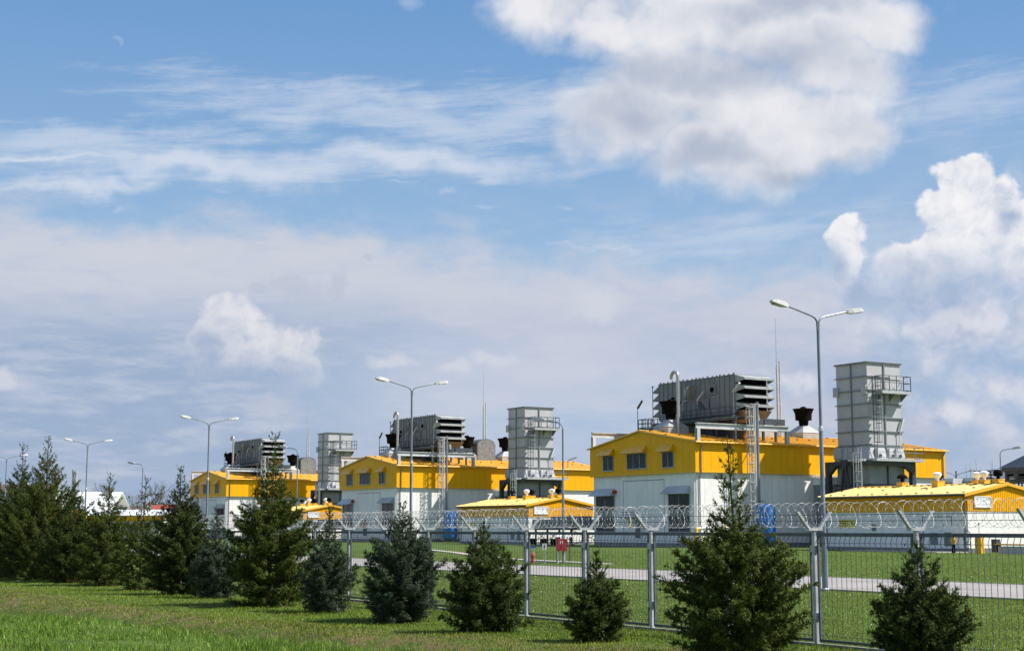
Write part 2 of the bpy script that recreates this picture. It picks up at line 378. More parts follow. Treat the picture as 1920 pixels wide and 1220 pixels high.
gy = axis([(-3000, -200, 400), (-200, -10, 20), (-10, 3, 1), (3, 18.6, .2), (18.6, 36.4, .9), (36.4, 46, 4.8), (46, 60, 1.5), (60, 200, 8), (200, 1000, 80), (1000, 4500, 500)])
X, Y = np.meshgrid(gx, gy, indexing='ij'); Zg = hgt(X, Y)
nx, ny = X.shape; idx = np.arange(nx * ny).reshape(nx, ny)
gm = npmesh('lawn', np.stack([X, Y, Zg], -1).reshape(-1, 3), np.stack([idx[:-1, :-1], idx[1:, :-1], idx[1:, 1:], idx[:-1, 1:]], -1).reshape(-1, 4), 4)
gm.polygons.foreach_set('use_smooth', [True] * len(gm.polygons))
def grass_ground():
    m = bpy.data.materials.new('lawn_ground'); m.use_nodes = True; t = m.node_tree; N = t.nodes; L = t.links; b = N['Principled BSDF']
    b.inputs['Roughness'].default_value = .9; b.inputs['Specular IOR Level'].default_value = .15
    g = N.new('ShaderNodeNewGeometry').outputs['Position']
    def nz(sc, det=5, vec=None):
        n = N.new('ShaderNodeTexNoise'); n.inputs['Scale'].default_value = sc; n.inputs['Detail'].default_value = det; n.inputs['Roughness'].default_value = .65
        L.new(g, n.inputs[0]); return n.outputs[0]
    def rng(s, a, b_, c=0, d=1):
        n = N.new('ShaderNodeMapRange'); n.interpolation_type = 'SMOOTHSTEP'; L.new(s, n.inputs[0])
        for i, v in enumerate((a, b_, c, d)): n.inputs[i + 1].default_value = v
        return n.outputs[0]
    def mix(f, a, c):
        n = N.new('ShaderNodeMix'); n.data_type = 'RGBA'
        for k, v in ((0, f), (6, a), (7, c)):
            if hasattr(v, 'is_linked'): L.new(v, n.inputs[k])
            elif k == 0: n.inputs[0].default_value = v
            else: n.inputs[k].default_value = (*v, 1)
        return n.outputs[2]
    def ma(op, a, c):
        n = N.new('ShaderNodeMath'); n.operation = op
        for k, v in ((0, a), (1, c)):
            if hasattr(v, 'is_linked'): L.new(v, n.inputs[k])
            else: n.inputs[k].default_value = v
        return n.outputs[0]
    base = mix(rng(nz(.35), .35, .65), (.042, .088, .010), (.075, .130, .018))
    base = mix(rng(nz(3.5, 6), .42, .72, 0, .75), base, (.155, .165, .045))
    base = mix(rng(nz(22, 4), .48, .70, 0, .8), base, (.034, .062, .010))
    wfl = N.new('ShaderNodeTexVoronoi'); wfl.inputs['Scale'].default_value = 2.6; L.new(g, wfl.inputs[0])
    fl = ma('MULTIPLY', rng(wfl.outputs['Distance'], .13, .09), rng(nz(.6), .42, .6))
    base = mix(ma('MULTIPLY', fl, .7), base, (.42, .42, .22))
    sx = N.new('ShaderNodeSeparateXYZ'); L.new(g, sx.inputs[0])
    xx = ma('ADD', rng(sx.outputs[0], -45, -27, 10.3, 12.1), rng(sx.outputs[0], -28.5, -19, 0, 3.0))
    d = ma('ADD', ma('SUBTRACT', sx.outputs[1], ma('ADD', xx, 1.0)), ma('MULTIPLY', ma('SUBTRACT', nz(.45, 4), .5), 3.0))
    band = ma('MULTIPLY', rng(d, -1.6, -.4), rng(d, 1.6, .3))
    base = mix(ma('MULTIPLY', band, rng(nz(1.6, 6), .36, .6)), base, (.135, .10, .05))
    base = mix(rng(nz(.5, 4), .62, .70, 0, .5), base, (.12, .095, .045))
    L.new(base, b.inputs['Base Color'])
    bn = N.new('ShaderNodeBump'); bn.inputs['Distance'].default_value = .05; L.new(nz(16, 6), bn.inputs['Height']); L.new(bn.outputs[0], b.inputs['Normal'])
    return m
link('lawn', gm, grass_ground(), kind='structure')
# road through the plant, kerbs, footpath, apron
MB().box(-420, 60, 36.5, 45.4, -.2, .014).build('road', ROADM, kind='structure')
MB().box(-420, 60, 36.3, 36.5, -.2, .03).box(-420, 60, 45.4, 45.6, -.2, .03).build('road_kerb', CONC, kind='structure')
pp = [(-72, 50.2), (-84, 52.0), (-98, 56.5), (-112, 62.5), (-128, 68.5), (-150, 74)]
pb = MB()
for (a, b_), (c, d) in zip(pp[:-1], pp[1:]):
    n = Vector((-(d - b_), c - a, 0)).normalized() * .45
    pb.hexa([(a - n.x, b_ - n.y, -.1), (c - n.x, d - n.y, -.1), (c + n.x, d + n.y, -.1), (a + n.x, b_ + n.y, -.1),
             (a - n.x, b_ - n.y, .075), (c - n.x, d - n.y, .075), (c + n.x, d + n.y, .075), (a + n.x, b_ + n.y, .075)])
pb.build('footpath', PATHM, kind='structure')
MB().box(-103, -91.6, 98.6, 102.6, -.1, .085).build('apron', PATHM, kind='structure')

# ------------------------------------------------------------------ ladders and railings
def ladder(mb, x, y, z0, z1, w=.45, out=(1, 0), cage=True, r=.035, cz=None):
    """vertical ladder at (x,y); `out` is the direction a climber leans back to"""
    ox, oy = out; sx, sy = -oy, ox
    for k in (-1, 1): mb.rod((x + sx * w / 2 * k, y + sy * w / 2 * k, z0), (x + sx * w / 2 * k, y + sy * w / 2 * k, z1), r, 5)
    n = int((z1 - z0) / .38)
    for i in range(n): 
        z = z0 + .25 + i * .38; mb.rod((x - sx * w / 2, y - sy * w / 2, z), (x + sx * w / 2, y + sy * w / 2, z), r * .6, 4)
    if cage:
        zc = (z0 + 2.3) if cz is None else cz; R = .42; hoops = []
        while zc < z1 + .01:
            pts = [(x + ox * (R + R * math.cos(t)) * 1. + sx * R * math.sin(t), y + oy * (R + R * math.cos(t)) + sy * R * math.sin(t), zc) for t in [(-PI + .5) + i * (2 * PI - 1.) / 8 for i in range(9)]]
            mb.tube(pts, r * .7, 4); hoops.append(pts); zc += 1.05
        if len(hoops) > 1:
            for k in (1, 3, 5, 7): mb.rod(hoops[0][k], hoops[-1][k], r * .6, 4)
def railing(mb, pts, h=1.1, r=.03, step=1.3, z=None):
    for (a, b_) in zip(pts[:-1], pts[1:]):
        a = Vector(a); b_ = Vector(b_); L = (b_ - a).length; n = max(1, round(L / step))
        for i in range(n + 1):
            p = a.lerp(b_, i / n); mb.rod(p, p + Vector((0, 0, h)), r, 5)
        for hh in (h, h * .55, .12): mb.rod(a + Vector((0, 0, hh)), b_ + Vector((0, 0, hh)), r * .85, 5)
def frange(a, b, n): return [a + (b - a) * i / n for i in range(n + 1)]
# ------------------------------------------------------------------ the compressor halls (all coordinates local to the front right ground corner)
HX, HY, SP = -130.3, 103.0, 73.0
HW, HL, ZB, ZE, ZR = 20.7, 39.4, 8.33, 11.75, 13.4
def roof_z(x): return ZE + (ZR - ZE) * (1 - abs(x + HW / 2) / (HW / 2))
def make_hall():
    h = thing('compressor_hall', 'nearest tall white hall with yellow upper storey, behind the biggest foreground spruce', 'building', (HX, HY, 0), 'tall yellow and white halls')
    g = .02
    # core behind the panels
    core = MB().box(-HW + .40, -.40, .40, HL - .40, 0, ZE - .1).build('wall_core', DARKIN, h)
    fw = MB().box(-HW + .33, -.33, .37, .40, 0, ZB - .05).build('front_wall', DARKIN, h)
    sw = MB().box(-.40, -.37, .40, HL - .35, 0, ZB - .05).build('side_wall', DARKIN, h)
    fb = MB().box(-HW + .06, -.06, .06, .40, ZB + .02, ZE - .15).build('front_band', DARKIN, h)
    sb = MB().box(-.40, -.06, .40, HL - .06, ZB + .02, ZE - .15).build('side_band', DARKIN, h)
    lb = MB().box(-HW + .06, -HW + .40, .40, HL - .06, ZB + .02, ZE - .15).build('far_side_band', DARKIN, h)
    MB().box(-HW, -HW + .40, .5, HL, ZB, ZE - .1).build('far_side_cladding', YEL, lb)
    MB().box(-HW + .35, -.35, HL - .4, HL - .35, 0, ZB).box(-HW + .35, -HW + .40, .4, HL - .4, 0, ZB).build('rear_wall', WHITE, h)
    # white lower panels
    w = 1.112; n = 18
    me = MB().box(g / 2, w - g / 2, -.0, .07, .45, ZB - .01).mesh('panel')
    for i in range(n): link('panel', me, WHITE, fw, (-HW + .35 + i * (HW - .7) / n, .30, 0))
    m2n = 35; ws = (HL - .7) / m2n
    me = MB().box(-.07, 0, g / 2, ws - g / 2, .45, ZB - .01).mesh('panel')
    for i in range(m2n): link('panel', me, WHITE, sw, (-.33, .35 + i * ws, 0))
    MB().box(-HW + .38, -.38, .33, .37, 0, .44).build('plinth', TOWD, fw)
    MB().box(-.37, -.35, .4, HL - .4, 0, .44).build('plinth', TOWD, sw)
    # yellow upper panels, proud of the lower wall
    n = 18; wp = HW / n
    for i in range(n):
        a = -HW + i * wp + g / 2; b = a + wp - g
        m = MB(); pts = [(a, ZB), (b, ZB)] + ([(b, roof_z(b) - .1), (a, roof_z(a) - .1)])
        m.prism(pts, 'y', 0, .06).build('cladding_panel', YEL, fb)
    n = 35; ws = HL / n
    me = MB().box(-.06, 0, g / 2, ws - g / 2, ZB, ZE - .08).mesh('cladding_panel')
    for i in range(n): link('cladding_panel', me, YEL, sb, (0, i * ws, 0))
    MB().box(-HW + .02, -.02, .062, .34, ZB - .0, ZB + .018).box(-.36, -.062, .34, HL - .1, ZB, ZB + .018).build('band_soffit', YTRIM, h)
    MB().box(-HW - .03, .03, -.03, .0, ZB - .06, ZB + .06).box(.0, .03, .0, HL, ZB - .06, ZB + .06).build('drip_edge', YTRIM, h)
    # roof: two slopes of standing seam sheets
    rf = MB().prism([(-HW - .3, ZE - .06), (-HW / 2, ZR - .03), (.3, ZE - .06), (.3, ZE - .11), (-HW / 2, ZR - .14), (-HW - .3, ZE - .11)], 'y', -.1, HL + .1).build('roof', DARKIN, h)
    n = 40; ws = (HL + .3) / n; tz = (ZR - ZE) / (HW / 2)
    for s in (1, -1):
        m = MB(); x1 = HW / 2 + .42
        m.hexa([(0, .02, 0), (s * x1, .02, -x1 * tz), (s * x1, ws - .02, -x1 * tz), (0, ws - .02, 0), (0, .02, .05), (s * x1, .02, .05 - x1 * tz), (s * x1, ws - .02, .05 - x1 * tz), (0, ws - .02, .05)])
        m.hexa([(0, -.03, 0), (s * x1, -.03, -x1 * tz), (s * x1, .03, -x1 * tz), (0, .03, 0), (0, -.02, .10), (s * x1, -.02, .10 - x1 * tz), (s * x1, .02, .10 - x1 * tz), (0, .02, .10)])
        me = m.mesh('roof_sheet')
        for i in range(n): link('roof_sheet', me, YROOF, rf, (-HW / 2, -.15 + i * ws, ZR - .02))
    MB().prism([(-HW / 2 - .35, ZR + .03), (-HW / 2, ZR + .12), (-HW / 2 + .35, ZR + .03), (-HW / 2, ZR + .06)], 'y', -.2, HL + .2).build('ridge_cap', YTRIM, rf)
    cl = MB()
    for i in range(n):
        for s in (1, -1):
            y = -.15 + i * ws; x = -HW / 2 + s * (.55 if i % 2 else 4.8)
            cl.box(x - .10, x + .10, y + .2, y + .42, ZR - abs(x + HW / 2) * tz + .03, ZR - abs(x + HW / 2) * tz + .16)
    cl.build('seam_clip', BROOF, rf, kind='stuff')
    MB().rod((.43, -.2, ZE - .16), (.43, HL + .2, ZE - .16), .085, 8).build('gutter', YTRIM, h)
    MB().box(-.02, .34, -.15, HL + .15, ZE - .14, ZE - .11).build('eave_soffit', YTRIM, h)
    v = MB()
    for s in (1, -1):
        x1 = HW / 2 + .42
        v.hexa([(-HW / 2, -.2, ZR - .12), (-HW / 2 + s * x1, -.2, ZR - .12 - x1 * tz), (-HW / 2 + s * x1, -.15, ZR - .12 - x1 * tz), (-HW / 2, -.15, ZR - .12),
                (-HW / 2, -.2, ZR + .06), (-HW / 2 + s * x1, -.2, ZR + .06 - x1 * tz), (-HW / 2 + s * x1, -.15, ZR + .06 - x1 * tz), (-HW / 2, -.15, ZR + .06)])
    v.build('verge_trim', YTRIM, h)
    # downpipes with an offset elbow under the gutter
    for y, nm in ((.75, 0), (HL - .5, 1)):
        MB().tube([(.43, y, ZE - .22), (.43, y, ZE - .4), (.10, y, ZE - .75), (.10, y, ZB + .1), (.10, y, ZB - .1), (-.22, y, ZB - .45), (-.22, y, .15)], .065, 8).build('downpipe', GALVD, h, smooth=True)
    MB().rod((-.42, .1, .2), (-.42, .1, ZB - .3), .06, 8).build('corner_pipe', WHITE2, h)
    # windows in the gable
    for x0, x1, z0, z1, np_ in ((-17.8, -15.7, 9.0, 10.65, 2), (-12.85, -9.15, 9.05, 10.7, 3), (-5.95, -3.95, 9.0, 10.65, 2)):
        fr = MB(); fr.box(x0 - .07, x0, -.09, 0, z0, z1).box(x1, x1 + .07, -.09, 0, z0, z1).box(x0 - .07, x1 + .07, -.11, 0, z0 - .12, z0).box(x0 - .07, x1 + .07, -.09, 0, z1, z1 + .07)
        for k in range(1, np_): xm = x0 + (x1 - x0) * k / np_; fr.box(xm - .035, xm + .035, -.085, 0, z0, z1)
        f = fr.build('window', FRAMEG, h)
        for k in range(np_):
            a = x0 + (x1 - x0) * k / np_; b = x0 + (x1 - x0) * (k + 1) / np_
            MB().box(a + .04, b - .04, -.03, -.005, z0 + .01, z1 - .01).build('pane', GLASS, f)
        aw(x0 - .45, x1 + .35, z1 + .12, z1 + .98, 0, YTRIM, h)
    for x0, x1 in ((-19.75, -16.0), (-5.3, -1.5)):
        y = .3
        for z0, z1, lv in ((4.25, 5.9, 0), (1.75, 3.5, 1)):
            fr = MB(); fr.box(x0 - .07, x0, y - .09, y, z0, z1).box(x1, x1 + .07, y - .09, y, z0, z1).box(x0 - .07, x1 + .07, y - .1, y, z0 - .1, z0).box(x0 - .07, x1 + .07, y - .09, y, z1, z1 + .07).box((x0 + x1) / 2 - .03, (x0 + x1) / 2 + .03, y - .085, y, z0, z1)
            f = fr.build('window' if not lv else 'louvre_frame', FRAMEG, h)
            if not lv:
                for k in (0, 1):
                    a = x0 + (x1 - x0) * k / 2; MB().box(a + .04, a + (x1 - x0) / 2 - .04, y - .03, y - .005, z0 + .01, z1 - .01).build('pane', GLASS, f)
            else:
                sl = MB().box(x0 + .01, x1 - .01, y - .02, y - .005, z0 + .01, z1 - .01)
                for k in range(7):
                    z = z0 + .08 + k * .23; sl.hexa([(x0 + .02, y - .08, z), (x1 - .02, y - .08, z), (x1 - .02, y - .03, z + .13), (x0 + .02, y - .03, z + .13), (x0 + .02, y - .08, z + .02), (x1 - .02, y - .08, z + .02), (x1 - .02, y - .03, z + .15), (x0 + .02, y - .03, z + .15)])
                sl.build('slats', LOUVD, f)
        MB().box(x0 + .3, x1 - .2, y - .12, y - .01, 3.55, 4.1).build('cover_plate', GALVD, h)
        aw(x0 - .55, x1 + .35, 5.98, 6.85, y, AWG, h)
    # removable wall opening, outlined by thin trims
    MB().box(-14.2, -6.1, .27, .298, 7.6, 7.68).box(-14.2, -14.14, .28, .298, .5, 7.58).box(-6.2, -6.14, .28, .298, .5, 7.58).build('opening_trim', GALVD, h)
    MB().box(-.328, -.29, 18.2, 24.3, 4.95, 5.03).box(-.328, -.31, 18.2, 18.25, .5, 4.94).build('side_opening_trim', GALVD, h)
    MB().box(-15.9, -15.5, .1, .3, 6.25, 6.6).lathe([(.02, -.2), (.2, -.15), (.24, 0), (.18, .12)], (-15.7, .0, 6.5), 8).build('siren', RED, h)
    MB().box(-14.0, -10.9, -.35, .28, 3.3, 3.42).box(-11.0, -10.86, -.3, .28, 1.0, 3.3).rod((-13.9, -.3, 3.7), (-11, -.3, 3.7), .04).rod((-13.9, -.3, 4.0), (-11, -.3, 4.0), .04).build('pipe_bracket', GALVD, h)
    MB().box(-13.2, -12.3, .24, .298, 2.2, 2.9).build('notice_plate', YSIGN, h)
    MB().box(-.33, -.24, 27.0, 29.4, 1.6, 3.2).build('side_louvre', LOUVD, h)
    # ladder climbing the side wall past the eave, with its thick pole
    return h
def aw(x0, x1, z0, z1, y, mt, parent):
    """sloping canopy with closed cheeks over a window"""
    d = .95
    MB().hexa([(x0, y - d, z0 - .03), (x1, y - d, z0 - .03), (x1 - .3, y, z1 - .03), (x0 + .3, y, z1 - .03), (x0, y - d, z0), (x1, y - d, z0), (x1 - .3, y, z1), (x0 + .3, y, z1)]) \
        .add([(x0 + .02, y - d + .03, z0 - .03), (x0 + .3, y - .01, z0 - .03), (x0 + .3, y - .01, z1 - .04)], [(0, 1, 2), (2, 1, 0)]).add([(x1 - .02, y - d + .03, z0 - .03), (x1 - .3, y - .01, z0 - .03), (x1 - .3, y - .01, z1 - .04)], [(0, 1, 2)]).build('awning', mt, parent)

# filter house: the grey box on the roof
def make_filter_house():
    fh = thing('air_filter_house', 'grey louvred filter house standing on the roof of the nearest hall', 'filter house', (HX, HY, 0), 'louvred filter houses on the hall roofs')
    x0, x1, y0, y1, z0, z1 = -17.1, -2.6, 8.0, 12.9, 15.2, 19.75
    body = MB().box(x0, x1, y0 + .04, y1, z0, z1).build('body', BOXG, fh)
    n = 16; w = (x1 - x0) / n
    me = MB().box(.012, w - .012, -.05, 0, z0 + .05, z1 - .05).mesh('panel'); 
    for i in range(n): link('panel', me, BOXG, body, (x0 + i * w, y0 + .035, 0))
    me = MB().box(-.03, .03, -.06, 0, z0, z1).mesh('seam_rib')
    for i in range(0, n + 1): link('seam_rib', me, TOWD if i % 3 else BOXG, body, (x0 + i * w, y0 - .015, 0))
    MB().box(x0 - .05, x1 + .05, y0 - .06, y1 + .05, z1, z1 + .07).build('roof_edge', BOXG, fh)
    lg = MB()
    for i in range(19): 
        x = x0 + .3 + i * (x1 - x0 - .6) / 18 + .12 * math.sin(i * 5.); lg.box(x - .09, x + .09, y0 - .02, y0 + .14, z1 + .07, z1 + .22 + .05 * (i % 3 == 0))
    lg.build('lifting_lugs', TOWD, fh)
    # hoods on both ends
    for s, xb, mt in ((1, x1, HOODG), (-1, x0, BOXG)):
        for k in range(4):
            zt = z1 - .05 - k * 1.02 if s > 0 else z1 - .1 - k * 1.0
            if s > 0:
                zt = z1 + .02 - k * 1.05; a, b = y0 + .55, y1 - .55; o = 1.55
                m = MB().add([(xb, y0 + .02, zt), (xb, y1 - .02, zt), (xb + o, b + .35, zt - .42), (xb + o, a - .35, zt - .42), (xb + o, b + .35, zt - .66), (xb + o, a - .35, zt - .66), (xb, y0 + .02, zt - .04), (xb, y1 - .02, zt - .04), (xb + o - .06, b + .3, zt - .62), (xb + o - .06, a - .3, zt - .62)],
                             [(0, 3, 2, 1), (3, 5, 4, 2), (6, 7, 8, 9), (5, 9, 8, 4)])
                m.add([(xb, y0 + .02, zt), (xb + o, a - .35, zt - .42), (xb + o, a - .35, zt - .66), (xb + .1, y0 + .02, zt - .95)], [(0, 1, 2, 3)])
                m.add([(xb, y1 - .02, zt), (xb + o, b + .35, zt - .42), (xb + o, b + .35, zt - .66), (xb + .1, y1 - .02, zt - .95)], [(3, 2, 1, 0)])
                m.build('intake_hood', mt, fh)
            else:
                m = MB().prism([(xb, zt), (xb - 1.35, zt - .72), (xb - 1.35, zt - .9), (xb - .1, zt - .84), (xb, zt - .84)], 'y', y0 + .05, y1 - .05)
                m.build('intake_hood', mt, fh)
    MB().box(x1, x1 + .12, y0 + .25, y1 - .25, z0 + .1, z1 - .2).build('filter_screen', BLACKM, fh)
    # hopper below the lit end, plenum below the body
    m = MB().hexa([(x1 - .9, y0 + 1.0, z0 - .9), (x1 + .5, y0 + 1.0, z0 - .9), (x1 + .5, y1 - 1.0, z0 - .9), (x1 - .9, y1 - 1.0, z0 - .9), (x1 - 1.6, y0 + .2, z0 + .42), (x1 + 1.15, y0 + .2, z0 + .42), (x1 + 1.15, y1 - .3, z0 + .42), (x1 - 1.6, y1 - .3, z0 + .42)])
    m.build('hopper', TAN, fh)
    MB().box(x0 + .9, x1 - 2.2, y0 + .9, y1 - .6, 12.6, z0).box(x0 + 2.5, x1 - 4.5, y0 + .3, y0 + .9, 12.7, z0 - .4).build('plenum', STEELD, fh)
    st = MB()
    for x in (x0 + .6, -10.3, -6., x1 - .5):
        for y in (y0 + .1, y1 - .3): st.box(x - .13, x + .13, y - .13, y + .13, 12.0, z0)
    st.box(x0, x1 + 1.6, y0 - 1.25, y0 - 1.05, 14.45, 14.75).box(x0, x1 + 1.6, y0 + .05, y0 + .25, 14.5, 14.8).box(x1 - 1, x1 + 2.3, y0 + 2.2, y0 + 2.5, 13.9, 14.5).box(x1 + 2.0, x1 + 2.3, y0 + .5, y1 + .6, 13.9, 14.6)
    for y in (y0 - 1.15, y1): st.box(x1 + 1.2, x1 + 1.45, y - .12, y + .12, 11.7, 14.5)
    st.box(-8.4, -8.15, y0 - .9, y0 - .7, 12.8, 14.4).box(-5.2, -4.95, y0 - .9, y0 - .7, 12.4, 14.4).box(x0 - 2.9, x0, y0 - 1.2, y0 + .3, 14.15, 14.4)
    for dx_ in (-2.7, -.3): st.box(x0 + dx_ - .1, x0 + dx_ + .1, y0 - .5, y0 - .3, 12, 14.2)
    st.build('support_frame', STEELD, fh)
    MB().box(x0 + .2, x1 + .9, y0 - 1.2, y0 - .02, 14.76, 14.84).build('walkway', GALVD, fh)
    r = MB(); railing(r, [(-13.2, y0 - 1.15, 14.84), (x1 + .8, y0 - 1.15, 14.84), (x1 + .8, y0 - .1, 14.84)], 1.15, .05)
    r.build('walkway_railing', STEELD, fh)
    r = MB(); railing(r, [(x0 - .1, y0 - 1.1, 14.4), (x0 - 2.9, y0 - 1.1, 14.4), (x0 - 2.9, y0 + .3, 14.4), (x0 - .1, y0 + .3, 14.4)], 1.15, .05, .7)
    r.tube([(x0 - .1, y0 - 1.1, 15.5), (x0 + .5, y0 - 1.1, 14.4), (x0 + .9, y0 - 1.1, 13.0)], .035, 5); r.build('end_railing', STEELD, fh)
    # door, hatch, vents and lamps on the long face
    MB().box(-6.9, -5.3, y0 - .11, y0 - .02, 15.3, 17.6).build('door', BOXG, fh)
    f = MB().box(-7.2, -5.9, y0 - .14, y0 - .02, 17.75, 18.95).build('vent_box', BOXG, fh)
    MB().lathe([(.01, -.02), (.3, -.02), (.32, .05), (.01, .05)], (0, 0, 0), 12).build('fan_ring', BLACKM, f, (-6.55, y0 - .2, 18.3)).rotation_euler = (PI / 2, 0, 0)
    f = MB().box(-14.8, -13.4, y0 - .14, y0 - .02, 17.1, 18.2).build('vent_box', BOXG, fh)
    MB().lathe([(.01, -.02), (.3, -.02), (.32, .05), (.01, .05)], (0, 0, 0), 12).build('fan_ring', BLACKM, f, (-14.1, y0 - .2, 17.7)).rotation_euler = (PI / 2, 0, 0)
    MB().box(-9.3, -7.2, y0 - .10, y0 - .02, 16.15, 17.3).build('hatch', STEELD, fh)
    MB().add([(-7.9, y0 - .9, 17.2), (-7.2, y0 - .02, 17.35), (-7.2, y0 - .02, 16.1), (-7.5, y0 - .4, 16.2)], [(0, 1, 2, 3)]).build('hatch_door', BOXG, fh)
    MB().add([(-12.1, y0 - .05, 18.8), (-10.2, y0 - .05, 19.1), (-10.2, y0 - 1.0, 18.9), (-10.75, y0 - 1.0, 17.6), (-10.75, y0 - .05, 17.6)], [(0, 1, 2), (2, 1, 4, 3), (0, 2, 3)]).add([(-10.75, y0 - 1.0, 18.75), (-9.4, y0 - .05, 19.1), (-10.7, y0 - .05, 17.1)], [(0, 1, 2), (2, 1, 0)]).build('rain_shield', HOODG, fh)
    MB().tube([(-12.1, y0 - .3, 16.0), (-12.1, y0 - .3, 17.2), (-11.9, y0 - .3, 17.35), (-11.0, y0 - .3, 17.3)], .07, 6).build('elbow_pipe', BEAMG, fh)
    for x, z, rr in ((-14.7, 16.4, .6), (-8.9, 17.2, .6)):
        f = MB().tube([(x, y0 - .5, z - .55), (x, y0 - .55, z - .1), (x + .2, y0 - .6, z + .1)], .05, 5).build('floodlight', BEAMG, fh)
        MB().hexa([(x + .1, y0 - .75, z), (x + .25, y0 - .75, z - .12), (x + .25, y0 - .45, z - .12), (x + .1, y0 - .45, z), (x + 1.3, y0 - .7, z + 1.0), (x + 1.4, y0 - .7, z + .9), (x + 1.4, y0 - .5, z + .9), (x + 1.3, y0 - .5, z + 1.0)]).build('lamp_head', BEAMG, f)
    x = x1 + .15
    f = MB().tube([(x, y0 - .3, 15.0), (x, y0 - .3, 17.6), (x + .15, y0 - .35, 17.9)], .06, 5).build('floodlight', BEAMG, fh)
    MB().hexa([(x, y0 - .55, 17.75), (x + .15, y0 - .55, 17.65), (x + .15, y0 - .2, 17.65), (x, y0 - .2, 17.75), (x + 1.1, y0 - .5, 18.75), (x + 1.25, y0 - .5, 18.6), (x + 1.25, y0 - .25, 18.6), (x + 1.1, y0 - .25, 18.75)]).build('lamp_head', BEAMG, f)
    f = MB().tube([(x0 - 3.2, y0 - 1, 12.8), (x0 - 3.2, y0 - 1, 16.9), (x0 - 3.1, y0 - 1, 17.1)], .045, 5).build('floodlight', STEELD, fh)
    MB().hexa([(x0 - 3.2, y0 - 1.15, 17.05), (x0 - 3.05, y0 - 1.15, 16.95), (x0 - 3.05, y0 - .9, 16.95), (x0 - 3.2, y0 - .9, 17.05), (x0 - 2.2, y0 - 1.1, 18.0), (x0 - 2.05, y0 - 1.1, 17.85), (x0 - 2.05, y0 - .95, 17.85), (x0 - 2.2, y0 - .95, 18.0)]).build('lamp_head', STEELD, f)
    MB().tube([(x0 - 1.6, y0 + .2, 14.4), (x0 - 1.6, y0 + .2, 19.6)], .05, 5).rod((x0 - 1.6, y0 + .2, 18.9), (x0, y0 + .2, 19.1), .03, 4).lathe([(.09, 0), (.12, .2), (.02, .25)], (x0 - 1.6, y0 + .2, 19.5), 6).build('sensor_post', STEELD, fh)
    MB().tube([(x1 + 1.2, y0 + 1.5, 14.0), (x1 + 1.7, y0 + 1.5, 14.9), (x1 + 2.1, y0 + 1.5, 15.0), (x1 + 2.2, y0 + 1.5, 14.3)], .22, 8).build('suction_elbow', CHROME, fh, smooth=True)
    MB().tube([(-3.4, 10.0, 12.6), (-3.1, 10.0, 13.1), (-2.5, 10.0, 13.3), (-1.9, 10.0, 13.1), (-1.6, 10.0, 12.1)], .2, 10).build('roof_duct', YTRIM, fh, smooth=True)
    return fh
def make_gantry(side):
    x = .15 if side else -20.3
    g = thing('gantry_frame', 'grey steel gantry frame along the right eave of the nearest hall' if side else 'grey steel gantry frame on the left eave of the nearest hall, behind its gable', 'steel frame', (HX + x, HY, 0), 'steel gantry frames on the hall roofs')
    MB().box(-.2, .2, .0, 13.6, 13.68, 13.76).box(-.2, .2, .0, 13.6, 13.1, 13.18).box(-.04, .04, .0, 13.6, 13.18, 13.68).build('beam', BEAMG, g)
    zb = 11.7
    for y in (.05, 13.15): MB().box(-.22, -.16, y, y + .42, zb, 13.1).box(.16, .22, y, y + .42, zb, 13.1).box(-.16, .16, y + .18, y + .24, zb, 13.1).build('post', BEAMG, g)
    return g
def make_cowl(y, lab, big=True):
    c = thing('exhaust_cowl', lab, 'roof vent', (HX - 10.4, HY + y, 13.3), 'black exhaust cowls on the hall roofs')
    MB().hexa([(-1.5, -1.5, -.35), (1.5, -1.5, -.35), (1.5, 1.5, -.35), (-1.5, 1.5, -.35), (-1.5, -1.5, .65), (1.5, -1.5, .65), (1.5, 1.5, .65), (-1.5, 1.5, .65)]).hexa([(-1.55, -1.55, .65), (1.55, -1.55, .65), (1.55, 1.55, .65), (-1.55, 1.55, .65), (-.42, -.42, 1.65), (.42, -.42, 1.65), (.42, .42, 1.65), (-.42, .42, 1.65)]).build('base_hood', HOODG, c)
    MB().lathe([(.45, 1.6), (.55, 1.62), (.62, 2.2), (.68, 2.25), (1.02, 2.3), (1.05, 3.05), (1.18, 3.4), (1.34, 3.72), (1.3, 3.74), (1.05, 3.3), (.8, 3.1), (.3, 3.1)], n=24).build('funnel', BLACKM, c, smooth=True)
    MB().lathe([(.02, 4.06), (.3, 3.98), (.46, 3.8), (.48, 3.55), (.3, 3.2)][::-1], n=16).build('dome', BLACKM, c, smooth=True)
    return c
def make_flue():
    c = thing('flue_pipe', 'tall shiny steel flue pipe with a hooked top on the nearest hall roof', 'pipe', (HX - 8.9, HY + 4.6, 12.9), 'hooked steel flue pipes')
    pts = [(0, 0, 0), (0, 0, 6.9)] + [(-.62 + .62 * math.cos(t), 0, 7.0 + .62 * math.sin(t)) for t in frange(.0, PI * 1.02, 8)] + [(-1.25, 0, 6.75)]
    MB().tube(pts, .2, 12).build('pipe', CHROME, c, smooth=True); MB().lathe([(.28, 0), (.28, .12), (.2, .16)], n=10).build('flashing', GALV, c)
    return c
